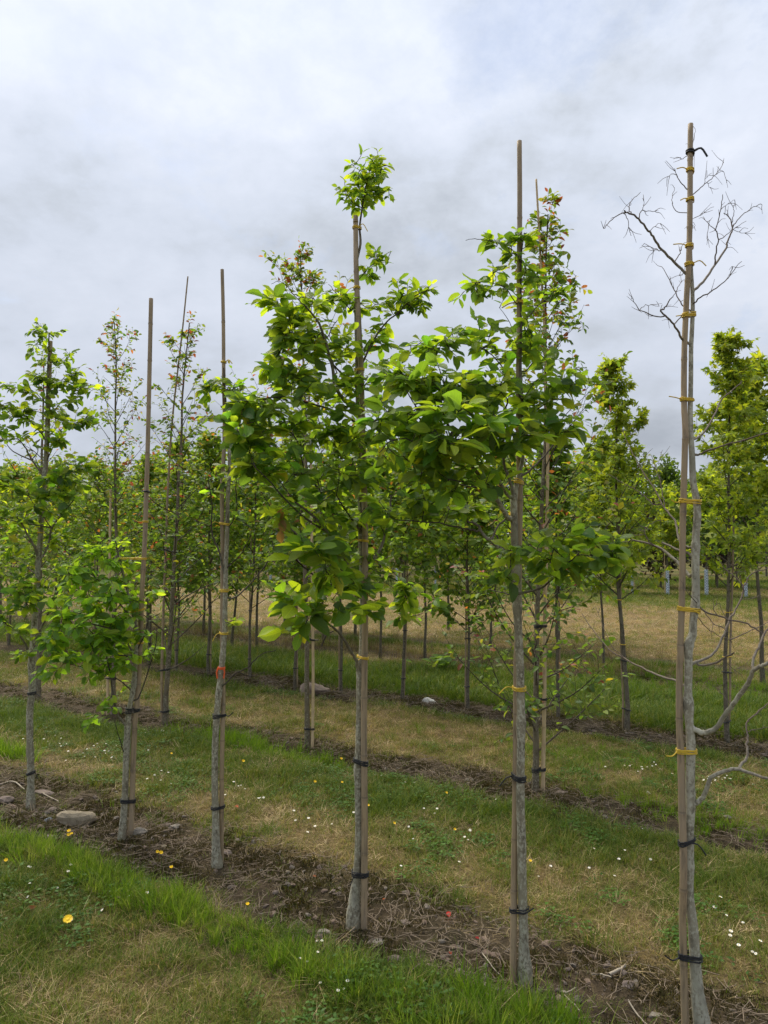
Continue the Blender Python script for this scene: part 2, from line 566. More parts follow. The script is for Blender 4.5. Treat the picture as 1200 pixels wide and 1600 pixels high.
# ---------------------------------------------------------------- scattered ground cover (instanced)
def scatter(name, label, pts, rot, scale, tone, protos, kind='stuff'):
    c = bpy.data.collections.new(name + '_sources')
    for i, me in enumerate(protos):
        c.objects.link(bpy.data.objects.new('%s_piece_%02d' % (name, i), me))
    n = len(pts)
    me = bpy.data.meshes.new(name)
    me.vertices.add(n)
    me.vertices.foreach_set('co', np.asarray(pts, np.float32).ravel())
    for an, ty, key, data in (('rot', 'FLOAT_VECTOR', 'vector', rot), ('scl', 'FLOAT', 'value', scale),
                              ('tone', 'FLOAT', 'value', tone)):
        me.attributes.new(an, ty, 'POINT').data.foreach_set(key, np.asarray(data, np.float32).ravel())
    at = me.attributes.new('pick', 'INT', 'POINT')
    at.data.foreach_set('value', rng.integers(0, len(protos), n).astype(np.int32))
    o = link(name, me)
    tag(o, label, None, None, kind)
    ng = bpy.data.node_groups.new(name + '_scatter', 'GeometryNodeTree')
    ng.interface.new_socket('Geometry', in_out='INPUT', socket_type='NodeSocketGeometry')
    ng.interface.new_socket('Geometry', in_out='OUTPUT', socket_type='NodeSocketGeometry')
    gi, go = ng.nodes.new('NodeGroupInput'), ng.nodes.new('NodeGroupOutput')
    ci = ng.nodes.new('GeometryNodeCollectionInfo')
    ci.inputs['Collection'].default_value = c
    ci.inputs['Separate Children'].default_value = True
    ci.inputs['Reset Children'].default_value = True
    ip = ng.nodes.new('GeometryNodeInstanceOnPoints')
    ip.inputs['Pick Instance'].default_value = True
    def na(nm, ty):
        a = ng.nodes.new('GeometryNodeInputNamedAttribute'); a.data_type = ty
        a.inputs['Name'].default_value = nm
        return next(s for s in a.outputs if s.enabled and s.name == 'Attribute')
    L = ng.links.new
    L(gi.outputs[0], ip.inputs['Points'])
    L(ci.outputs[0], ip.inputs['Instance'])
    L(na('pick', 'INT'), ip.inputs['Instance Index'])
    L(na('rot', 'FLOAT_VECTOR'), ip.inputs['Rotation'])
    L(na('scl', 'FLOAT'), ip.inputs['Scale'])
    L(ip.outputs[0], go.inputs[0])
    o.modifiers.new('scatter', 'NODES').node_group = ng
    return o


def tuft(name, mat, nb, rad, hmin, hmax, lean, wid, flat=0.0, seg=3):
    V, F, A, B, n = [], [], [], [], 0
    for b in range(nb):
        a = rng.uniform(0, 2 * math.pi)
        r = rad * math.sqrt(rng.uniform())
        base = np.array((r * math.cos(a), r * math.sin(a), -0.004 + flat * rng.uniform(0, 0.012)))
        d = a + rng.normal(0, 0.9)
        h = rng.uniform(hmin, hmax)
        ln = lean * rng.uniform(0.3, 1.2)
        wdir = np.array((-math.sin(d), math.cos(d), 0))
        bw = wid * rng.uniform(0.7, 1.3)
        br = rng.uniform()
        for k in range(seg + 1):
            t = k / seg
            out = h * ln * t ** 1.5
            up = h * (t - 0.35 * ln * t * t) * (1 - flat * 0.85)
            c = base + np.array((math.cos(d) * out, math.sin(d) * out, up))
            ww = bw * (1 - t * 0.93)
            V += [c - wdir * ww / 2, c + wdir * ww / 2]
            A += [t, t]; B += [br, br]
        for k in range(seg):
            F.append((n + 2 * k, n + 2 * k + 1, n + 2 * k + 3, n + 2 * k + 2))
        n += 2 * (seg + 1)
    return mk_mesh(name, V, F, [mat], {'aux': ('FLOAT', A), 'rad': ('FLOAT', B)})


def sample_view(n, y0, y1, umax=0.78):
    y = np.sqrt(rng.uniform(y0 ** 2, y1 ** 2, n))
    x = rng.uniform(-umax, umax, n) * y
    return x, y


def build_grass():
    GST = [(0.0, (0.060, 0.112, 0.013)), (0.30, (0.112, 0.168, 0.020)), (0.52, (0.185, 0.205, 0.042)),
           (0.74, (0.32, 0.265, 0.11)), (1.0, (0.48, 0.37, 0.19))]
    mg = grass_mat('grass_blades', GST)
    ml = grass_mat('long_grass_blades', [(0.0, (0.080, 0.165, 0.010)), (0.5, (0.145, 0.255, 0.018)), (1.0, (0.27, 0.33, 0.07))], 0.48)
    ms = grass_mat('straw_blades', [(0.0, (0.085, 0.060, 0.035)), (0.5, (0.27, 0.20, 0.10)), (1.0, (0.56, 0.45, 0.26))], 0.15)
    short = [tuft('short_tuft_%d' % i, mg, 20, 0.05, 0.022, 0.066, 0.95, 0.0034) for i in range(6)]
    longt = [tuft('long_tuft_%d' % i, ml, 16, 0.035, 0.07, 0.175, 0.75, 0.0050, seg=4) for i in range(5)]
    straw = [tuft('straw_tuft_%d' % i, ms, 16, 0.05, 0.04, 0.10, 1.3, 0.0026, flat=0.85) for i in range(5)]
    tall = [tuft('tall_dry_tuft_%d' % i, ms, 12, 0.05, 0.12, 0.34, 0.35, 0.004, seg=3) for i in range(3)]
    PX = {k: [[], [], [], []] for k in ('short', 'long', 'straw', 'tall')}
    def put(k, x, y, s, tone, tilt=0.15):
        m = len(x)
        PX[k][0].append(np.stack([x, y, height(x, y)], -1))
        PX[k][1].append(np.stack([rng.normal(0, tilt, m), rng.normal(0, tilt, m), rng.uniform(0, 6.28, m)], -1))
        PX[k][2].append(s); PX[k][3].append(tone)
    for y0, y1, dens, sc_ in ((1.9, 4.0, 1500, 0.85), (4.0, 7.0, 950, 0.95), (7.0, 13.0, 330, 1.2), (13.0, 34.0, 60, 1.9)):
        area = 0.78 * (y1 ** 2 - y0 ** 2)
        n = int(area * dens)
        x, y = sample_view(n, y0, y1)
        soil, d, lng, near = masks(x, y)
        r = rng.uniform(size=n)
        clump = fbm(x * 6, y * 6, 131, 3)
        ok = (r > soil * 1.02)
        isdry = rng.uniform(size=n) < d * 0.70
        a = ok & ~isdry
        sz = sc_ * (0.55 + 0.9 * clump) * (1.25 - 0.5 * d) * rng.uniform(0.75, 1.25, n)
        cc = cval(x, y)
        sz = sz * (1 + 0.5 * sst(7.6, 8.0, cc) * (1 - sst(9.2, 9.8, cc)))
        tone = np.clip(0.10 + d * 0.48 + rng.normal(0, 0.17, n) - 0.12 * (clump - 0.5), 0, 1)
        put('short', x[a], y[a], sz[a], tone[a])
        b = ok & isdry
        put('straw', x[b], y[b], sc_ * rng.uniform(0.6, 1.15, b.sum()), np.clip(rng.normal(0.45, 0.28, b.sum()), 0, 1), 0.22)
        # dead straw lying about on the soil strips, weighted to their edges
        e = (r < soil) & (rng.uniform(size=n) < 0.20 + 0.55 * sst(0.55, 0.40, np.abs(soil - 0.1)) * 0.3 + 0.3 * (clump > 0.55))
        put('straw', x[e], y[e], sc_ * rng.uniform(0.22, 0.62, e.sum()), np.clip(rng.normal(0.20, 0.24, e.sum()), 0, 1), 0.25)
        # a few green survivors on the soil
        g = (soil > 0.5) & (rng.uniform(size=n) < 0.02 + 0.16 * sst(0.55, 0.7, fbm(x * 2.2, y * 2.2, 611, 3)))
        put('short', x[g], y[g], sc_ * rng.uniform(0.4, 0.8, g.sum()), np.full(g.sum(), 0.35))
    n = int(0.78 * (6.5 ** 2 - 1.9 ** 2) * 1500)
    x, y = sample_view(n, 1.9, 6.5)
    _, d, lng, _ = masks(x, y)
    patch = fbm(x * 2.6, y * 2.6, 77, 3)
    upx = 600 + F_PX * x / y
    rank = 0.45 + 0.55 * np.exp(-((upx - 340) / 190) ** 2) + 0.25 * sst(520, 620, upx)
    k = rng.uniform(size=n) < lng * 0.85 * rank * sst(0.26, 0.50, patch + 0.05)
    hs = (0.45 + 0.9 * fbm(x * 3, y * 3, 145, 2)) * (0.55 + 0.45 * rank)
    put('long', x[k], y[k], hs[k] * rng.uniform(0.55, 1.1, k.sum()), np.clip(rng.normal(0.42, 0.30, k.sum()), 0, 1), 0.25)
    # rank tufts along the front of rows two and three
    for px, py, m, sp, s0 in ((368, 1160, 150, 0.28, 0.8), (482, 1180, 90, 0.20, 0.8), (10, 1180, 60, 0.16, 1.0), (520, 1190, 40, 0.3, .6),
                              (900, 1180, 130, 0.5, 0.6), (1160, 1290, 120, 0.4, 0.65), (1150, 1075, 240, 0.9, 0.9), (960, 1075, 240, 0.9, 0.85),
                              (700, 1055, 160, 0.9, 0.75), (600, 1060, 160, 0.8, 0.7), (820, 1590, 60, 0.16, 0.9)):
        p = G(px, py)
        xx = rng.normal(0, sp, m); x = p[0] + xx; y = p[1] - SLOPE * xx + rng.normal(0, sp * 0.28, m)
        put('long', x, y, s0 * rng.uniform(0.6, 1.2, m), np.clip(rng.normal(0.30, 0.2, m), 0, 1), 0.2)
    # standing dead grass in the fourth row
    n = 9000
    x, y = sample_view(n, 8.5, 14)
    c = cval(x, y)
    k = (rng.uniform(size=n) < 0.5 * np.exp(-((c - 10.6) / 0.5) ** 2) + 0.25 * np.exp(-((c - 12.2) / 0.35) ** 2))
    put('tall', x[k], y[k], rng.uniform(0.5, 1.0, k.sum()), np.clip(rng.normal(0.35, 0.2, k.sum()), 0, 1), 0.2)
    cat = lambda q: [np.concatenate(v) for v in q]
    for key, nm, lb, pr in (('short', 'short_grass', 'short mown grass, green and yellowing, between the rows', short),
                            ('long', 'long_grass', 'lush uncut grass along the edge of the bare strips', longt),
                            ('straw', 'dead_grass', 'dead straw coloured grass clippings lying flat', straw),
                            ('tall', 'standing_dead_grass', 'standing dead grass stalks around the farther rows', tall)):
        p, r_, s, t = cat(PX[key])
        scatter(nm, lb, p, r_, s, t, pr)

    # clover and small broad leaves in the turf
    mc = grass_mat('clover_leaves', [(0.0, (0.035, 0.095, 0.012)), (1.0, (0.085, 0.17, 0.025))], 0.3)
    cl = []
    for i in range(4):
        V, F, A, B, n = [], [], [], [], 0
        for b in range(16):
            a, r = rng.uniform(0, 6.28), 0.055 * math.sqrt(rng.uniform())
            c = np.array((r * math.cos(a), r * math.sin(a), rng.uniform(0.008, 0.035)))
            d = rng.uniform(0, 6.28); l, ww = rng.uniform(0.012, 0.026), rng.uniform(0.008, 0.014)
            f, sd = np.array((math.cos(d), math.sin(d), rng.uniform(-0.3, 0.3))), np.array((-math.sin(d), math.cos(d), rng.uniform(-0.3, 0.3)))
            V += [c, c + f * l * .5 + sd * ww * .5, c + f * l, c + f * l * .5 - sd * ww * .5]
            F.append((n, n + 1, n + 2, n + 3)); n += 4
            A += [0, .5, 1, .5]; B += [rng.uniform()] * 4
        cl.append(mk_mesh('clover_clump_%d' % i, V, F, [mc], {'aux': ('FLOAT', A), 'rad': ('FLOAT', B)}))
    n = 15000
    x, y = sample_view(n, 1.9, 8)
    s, d, l, _ = masks(x, y)
    k = (fbm(x * 2.4, y * 2.4, 205, 3) > 0.52) & (s < 0.3) & (rng.uniform(size=n) < 0.7) & (d < 0.62)
    x, y = x[k], y[k]; m = len(x)
    scatter('clover', 'clover and small broad-leaved weeds in the turf', np.stack([x, y, height(x, y)], -1),
            np.stack([np.zeros(m), np.zeros(m), rng.uniform(0, 6.28, m)], -1), rng.uniform(0.7, 1.3, m), rng.uniform(0, 1, m), cl)

    # moss cushions on the bare strips
    mm = grass_mat('moss', [(0.0, (0.030, 0.030, 0.010)), (0.5, (0.075, 0.062, 0.018)), (1.0, (0.13, 0.105, 0.03))], 0.1)
    mo = [tuft('moss_tuft_%d' % i, mm, 40, 0.05, 0.008, 0.022, 0.6, 0.005, seg=2) for i in range(3)]
    n = 60000
    x, y = sample_view(n, 1.9, 9)
    s, d, l, _ = masks(x, y)
    k = (s > 0.5) & (fbm(x * 5, y * 5, 305, 3) > 0.46)
    x, y = x[k], y[k]; m = len(x)
    scatter('moss', 'brownish moss and rotting leaf crumbs on the bare strips', np.stack([x, y, height(x, y)], -1),
            np.stack([rng.normal(0, .2, m), rng.normal(0, .2, m), rng.uniform(0, 6.28, m)], -1), rng.uniform(0.5, 1.2, m),
            np.clip(rng.normal(.4, .25, m), 0, 1), mo)


def stone_mesh(name, mat, sx, sy, sz, seed, rough=0.22, sub=9):
    th = np.linspace(0, math.pi, sub)[:, None]; ph = np.arange(sub + 3)[None] * 2 * math.pi / (sub + 3)
    d = np.stack([np.sin(th) * np.cos(ph), np.sin(th) * np.sin(ph), np.cos(th) + 0 * ph], -1)
    r = np.random.default_rng(seed)
    rad = np.ones(d.shape[:2])
    for _ in range(9):                              # cut facets
        nrm = r.normal(size=3); nrm /= np.linalg.norm(nrm)
        k = r.uniform(0.55, 0.9)
        dot = d @ nrm
        rad = np.where(dot > 0.05, np.minimum(rad, k / np.maximum(dot, 0.05)), rad)
    rad = rad * (1 + rough * (fbm(d[..., 0] * 2 + seed, d[..., 1] * 2 + d[..., 2] * 3, seed, 3) - 0.5))
    V = d * rad[..., None] * np.array((sx, sy, sz))
    nr, nc = V.shape[:2]
    i = np.arange(nr - 1)[:, None] * nc; j = np.arange(nc)[None]; k = (j + 1) % nc
    F = np.stack([i + j, i + nc + j, i + nc + k, i + k], -1).reshape(-1, 4)
    return mk_mesh(name, V, F, [mat], smooth=False)


def stone_mat(name, c1, c2):
    m, t, out = new_mat(name)
    a = noise_tex(t, 22, 6, 0.65); b = noise_tex(t, 120, 3, 0.6, loc=(3, 3, 1))
    col = mixc(t, ramp(t, a, [(0.35, (0, 0, 0)), (0.65, (1, 1, 1))]), c1, c2)
    col = mixc(t, ramp(t, b, [(0.6, (0, 0, 0)), (0.72, (0.5, 0.5, 0.5))]), col, tuple(x * 0.35 for x in c1))
    principled(t, out, col, 0.9, bump(t, mth(t, 'ADD', a, b), 0.8, 0.006), 0.2)
    return m


def build_gravel():
    gm = [stone_mat('gravel_grey', (0.13, 0.11, 0.09), (0.24, 0.205, 0.17)), stone_mat('gravel_brown', (0.14, 0.10, 0.075), (0.23, 0.175, 0.14)),
          stone_mat('gravel_mauve', (0.11, 0.086, 0.072), (0.175, 0.14, 0.118))]
    pr = [stone_mesh('gravel_piece_%d' % i, gm[i % 3], 0.02, 0.014, 0.008, 100 + i, sub=5) for i in range(7)]
    n = 60000
    x, y = sample_view(n, 1.9, 9)
    s, d, l, _ = masks(x, y)
    k = (s > 0.45) & (rng.uniform(size=n) < 0.50 * sst(0.35, 0.6, fbm(x * 3, y * 3, 401, 3)) + 0.06)
    x, y = x[k], y[k]; m = len(x)
    sz = 0.25 + 0.75 * rng.uniform(size=m) ** 4 * 1.6
    scatter('gravel', 'small stones and grit on the bare planting strips', np.stack([x, y, height(x, y) + 0.002], -1),
            np.stack([rng.normal(0, .3, m), rng.normal(0, .3, m), rng.uniform(0, 6.28, m)], -1), sz, rng.uniform(0, 1, m), pr)
    # chips of twig and bark
    mt = plain_mat('twig_chips', (0.22, 0.17, 0.12), 0.85, 0.5, 30)
    prs = []
    for i in range(5):
        g = Geo()
        for b in range(5):
            a = rng.uniform(0, 6.28); l = rng.uniform(0.02, 0.09)
            c = np.array((*rng.normal(0, 0.04, 2), rng.uniform(0.003, 0.012)))
            d_ = np.array((math.cos(a), math.sin(a), rng.normal(0, .12)))
            mid = c + d_ * l * .5 + np.array((*rng.normal(0, .006, 2), 0))
            g.tube([c, mid, c + d_ * l], [0.0014, 0.0013, 0.0007], 4)
        prs.append(g.mesh('twig_chips_%d' % i, mt))
    n = 30000
    x, y = sample_view(n, 1.9, 9)
    s, d, l, _ = masks(x, y)
    k = (s > 0.3) & (rng.uniform(size=n) < 0.5)
    x, y = x[k], y[k]; m = len(x)
    scatter('twig_litter', 'fine twig and bark litter on the bare strips', np.stack([x, y, height(x, y)], -1),
            np.stack([rng.normal(0, .15, m), rng.normal(0, .15, m), rng.uniform(0, 6.28, m)], -1), rng.uniform(0.6, 1.4, m), rng.uniform(0, 1, m), prs)


build_grass()
build_gravel()

# ================================================================ leaves
def leaf_template(kind, v=0):
    r = np.random.default_rng(900 + v * 7 + len(kind))
    if kind == 'broad':                             # oval, pointed, folded along the midrib: 20 quads
        ts = np.array((0.0, 0.10, 0.34, 0.62, 0.86, 1.0)); wd = np.array((0.012, 0.17, 0.29, 0.285, 0.15, 0.004))
        us = np.array((-1, -0.5, 0, 0.5, 1.0))
        wd = wd * r.uniform(0.92, 1.12)
        fold, droop, wave = r.uniform(0.10, 0.40), r.uniform(0.02, 0.34), r.uniform(0.01, 0.05)
        bend = r.normal(0, 0.05)
        ph = r.uniform(0, 6.28)
    elif kind == 'small':                           # 8 quads
        ts = np.array((0.0, 0.18, 0.52, 0.84, 1.0)); wd = np.array((0.015, 0.21, 0.31, 0.19, 0.01))
        us = np.array((-1, 0, 1.0))
        fold, droop, wave = r.uniform(0.1, 0.4), r.uniform(0.1, 0.4), 0.0
        bend = r.normal(0, 0.05); ph = 0
    if kind in ('broad', 'small'):
        V, A = [], []
        for t, ww in zip(ts, wd):
            for u in us:
                x = u * ww * (1 - 0.25 * fold) + bend * math.sin(t * 3.1)
                z = abs(u) * ww * fold * 1.2 - droop * t * t + wave * math.sin(t * 9 + ph + u * 2) * abs(u)
                V.append((x, t * (1 - 0.12 * droop), z)); A.append((u, t))
        n = len(us)
        F = [(i * n + j, i * n + j + 1, (i + 1) * n + j + 1, (i + 1) * n + j) for i in range(len(ts) - 1) for j in range(n - 1)]
        # leaf stalk
        b = len(V)
        V += [(-0.012, -0.16, 0.03), (0.012, -0.16, 0.03), (0.012, 0.01, 0.0), (-0.012, 0.01, 0.0)]
        A += [(0, 0)] * 4
        F.append((b, b + 1, b + 2, b + 3))
    elif kind == 'maple':                           # three pointed lobes, 6 quads
        V, A, F = [], [], []
        dz = r.uniform(0.05, 0.3)
        for ang, l, ww in ((0, 1.0, 0.24), (0.95, 0.72, 0.20), (-0.95, 0.72, 0.20)):
            b = len(V); c, s = math.cos(ang), math.sin(ang)
            for u, t in ((0, 0), (1, .42), (0, 1), (-1, .42)):
                x, y = u * ww, t * l
                V.append((x * c + y * s, y * c - x * s, abs(u) * 0.07 - dz * t * t)); A.append((u, t))
            m = len(V); V.append(((0.5 * l) * s, (0.5 * l) * c, -dz * .25)); A.append((0, .5))
            F += [(b, b + 1, b + 2, m), (b, m, b + 2, b + 3)]
    else:                                           # 'far': two quads folded
        V = [(0, 0, 0), (0.32, 0.45, 0.1), (0, 1, -0.15), (-0.32, 0.45, 0.1), (0, 0.5, 0.0)]
        A = [(0, 0), (1, .5), (0, 1), (-1, .5), (0, .5)]
        F = [(0, 1, 2, 4), (0, 4, 2, 3)]
    return np.array(V, float), np.array(F), np.array(A, float)


TEMPL = {k: [leaf_template(k, v) for v in range(n)] for k, n in (('broad', 7), ('small', 5), ('maple', 4), ('far', 1))}


class Leaves:
    def __init__(s, kind): s.kind, s.p, s.d, s.n, s.s, s.c = kind, [], [], [], [], []

    def add(s, p, d, n, size, col):
        s.p.append(p); s.d.append(d); s.n.append(n); s.s.append(size); s.c.append(col)

    def arrays(s):
        p, d, n = np.array(s.p), np.array(s.d), np.array(s.n)
        d /= np.linalg.norm(d, axis=1)[:, None] + 1e-9
        n = n - d * np.sum(n * d, 1)[:, None]
        n /= np.linalg.norm(n, axis=1)[:, None] + 1e-9
        x = np.cross(d, n)
        return p, np.stack([x, d, n], -1), np.array(s.s), np.array(s.c)   # columns = local axes

    def batch(s, name, mat, sel=None, off=(0, 0, 0)):
        p, Rm, sz, col = s.arrays()
        if sel is not None: p, Rm, sz, col = p[sel], Rm[sel], sz[sel], col[sel]
        Vs, Fs, Ls, Cs, n = [], [], [], [], 0
        T = TEMPL[s.kind]
        var = rng.integers(0, len(T), len(p))
        for v, (tv, tf, ta) in enumerate(T):
            k = np.where(var == v)[0]
            if not len(k): continue
            V = np.einsum('nij,vj->nvi', Rm[k], tv) * sz[k, None, None] + p[k, None]
            F = tf[None] + (np.arange(len(k)) * len(tv))[:, None, None] + n
            Vs.append(V.reshape(-1, 3)); Fs.append(F.reshape(-1, 4))
            rn = rng.uniform(size=len(k))
            Ls.append(np.concatenate([np.broadcast_to(ta[None], (len(k), *ta.shape)), np.broadcast_to(rn[:, None, None], (len(k), len(ta), 1))], -1).reshape(-1, 3))
            Cs.append(np.repeat(col[k], len(tv), 0))
            n += len(k) * len(tv)
        return mk_mesh(name, np.vstack(Vs) - np.asarray(off), np.vstack(Fs), [mat],
                       {'lf': ('FLOAT_VECTOR', np.vstack(Ls)), 'tint': ('FLOAT_COLOR', np.vstack(Cs))})


LEAF_CACHE = {}


def leaf_data(kind, var, col, mat):
    q = tuple(int(round(math.log(max(c, 1e-3)) * 3.2)) for c in col)
    key = (kind, var, q)
    if key not in LEAF_CACHE:
        V, F, A = TEMPL[kind][var]
        c = np.exp(np.array(q) / 3.2)
        LEAF_CACHE[key] = mk_mesh('leaf', V, F, [mat], {'lf': ('FLOAT_VECTOR', np.hstack([A, np.full((len(A), 1), (len(LEAF_CACHE) * 0.37) % 1)])),
                                                       'tint': ('FLOAT_COLOR', np.tile(c, (len(V), 1)))})
    return LEAF_CACHE[key]


def finish_leaves(lv, tree, base, mat, nparts=300):
    """the largest-looking leaves become leaf objects, the rest one crown mesh"""
    p, Rm, sz, col = lv.arrays()
    if not len(p): return
    v = np.array((0, 0, CAM_H)) - p
    dist = np.linalg.norm(v, axis=1)
    face = np.abs(np.sum(Rm[:, :, 2] * v, 1)) / dist
    px, py = proj(p)
    vis = (px > -15) & (px < 1215) & (py > -15) & (py < 1615)
    score = sz ** 2 / dist ** 2 * (0.25 + face) * vis * (1 + 0.5 * (p[:, 1] < base[1] - 0.05))
    nparts = min(nparts, int(len(p) * 0.75))
    order = np.argsort(-score)
    top, rest = order[:nparts], order[nparts:]
    crown = link('crown', lv.batch('crown', mat, rest, base), tree)
    crown['kind'] = 'stuff'
    T = TEMPL[lv.kind]
    for i in top:
        o = bpy.data.objects.new('leaf', leaf_data(lv.kind, int(rng.integers(0, len(T))), col[i], mat))
        COL.objects.link(o)
        o.parent = crown
        m = np.eye(4); m[:3, :3] = Rm[i] * sz[i]; m[:3, 3] = p[i] - base
        o.matrix_basis = Matrix(m.tolist())
    return crown


def unit(v): return v / (np.linalg.norm(v) + 1e-9)


def pick_col(pal, young=0.0):
    cols, wts = pal
    wt = np.array(wts, float)
    k = np.arange(len(cols)) / max(1, len(cols) - 1)
    wt = wt * np.exp(young * (k - 0.5) * 2.0)
    c = np.array(cols[rng.choice(len(cols), p=wt / wt.sum())])
    return 1.30 * c * rng.uniform(0.75, 1.25) * np.array((rng.uniform(0.9, 1.10), 1, rng.uniform(0.8, 1.2)))


PAL_BROAD = ([(0.042, 0.085, 0.018), (0.062, 0.116, 0.020), (0.090, 0.148, 0.021), (0.130, 0.192, 0.022), (0.185, 0.245, 0.023)], (1.4, 2.8, 3.2, 2.4, 1.0))
PAL_LIGHT = ([(0.054, 0.112, 0.018), (0.080, 0.152, 0.020), (0.116, 0.196, 0.021), (0.165, 0.25, 0.024)], (1.5, 2.5, 2.5, 1.6))
PAL_R2 = ([(0.048, 0.088, 0.018), (0.072, 0.122, 0.022), (0.108, 0.152, 0.026), (0.16, 0.15, 0.03), (0.17, 0.062, 0.036), (0.13, 0.035, 0.03)], (2, 3, 2.2, 0.7, 0.45, 0.25))
PAL_MAPLE = ([(0.078, 0.118, 0.016), (0.116, 0.165, 0.018), (0.158, 0.205, 0.022), (0.205, 0.240, 0.026)], (1.6, 2.6, 2.6, 1.2))
PAL_MIX = ([(0.055, 0.100, 0.016), (0.085, 0.142, 0.020), (0.120, 0.180, 0.024), (0.17, 0.175, 0.03), (0.20, 0.085, 0.035)], (2.2, 3, 2.2, 0.7, 0.22))


def leafy_shoot(lv, pts, n, size, pal, young=0.0, tip_small=0.45, start=0.25, up=0.75):
    """leaves set alternately along a shoot"""
    pts = np.asarray(pts)
    seg = np.linalg.norm(np.diff(pts, axis=0), axis=1)
    cum = np.append(0, np.cumsum(seg)); L = cum[-1]
    ax = unit(pts[-1] - pts[0])
    side = np.cross(ax, (0, 0, 1.0))
    side = unit(side) if np.linalg.norm(side) > 0.1 else np.array((1.0, 0, 0))
    for k in range(n):
        t = start + (1 - start) * (k + rng.uniform(0, 0.5)) / max(1, n - 0.5)
        t = min(t, 1.0)
        p = np.array([np.interp(t * L, cum, pts[:, j]) for j in range(3)])
        s = 1 if k % 2 else -1
        d = unit(ax * rng.uniform(0.25, 0.8) + side * s * rng.uniform(0.5, 1.1) + np.array((0, 0, rng.uniform(-0.55, 0.2))) + rng.normal(0, 0.22, 3))
        if t > 0.97: d = unit(ax + np.array((0, 0, -0.2)) + rng.normal(0, 0.2, 3))
        nr = np.array((0, 0, up)) + rng.normal(0, 0.42, 3) + np.array((0, -0.25, 0))
        sz = size * rng.uniform(0.68, 1.18) * (1 - tip_small * t ** 3 * rng.uniform(0.3, 1))
        lv.add(p + d * sz * 0.16, d, nr, sz, pick_col(pal, young + (0.6 if t > 0.85 else 0)))


TRUNKS = {}


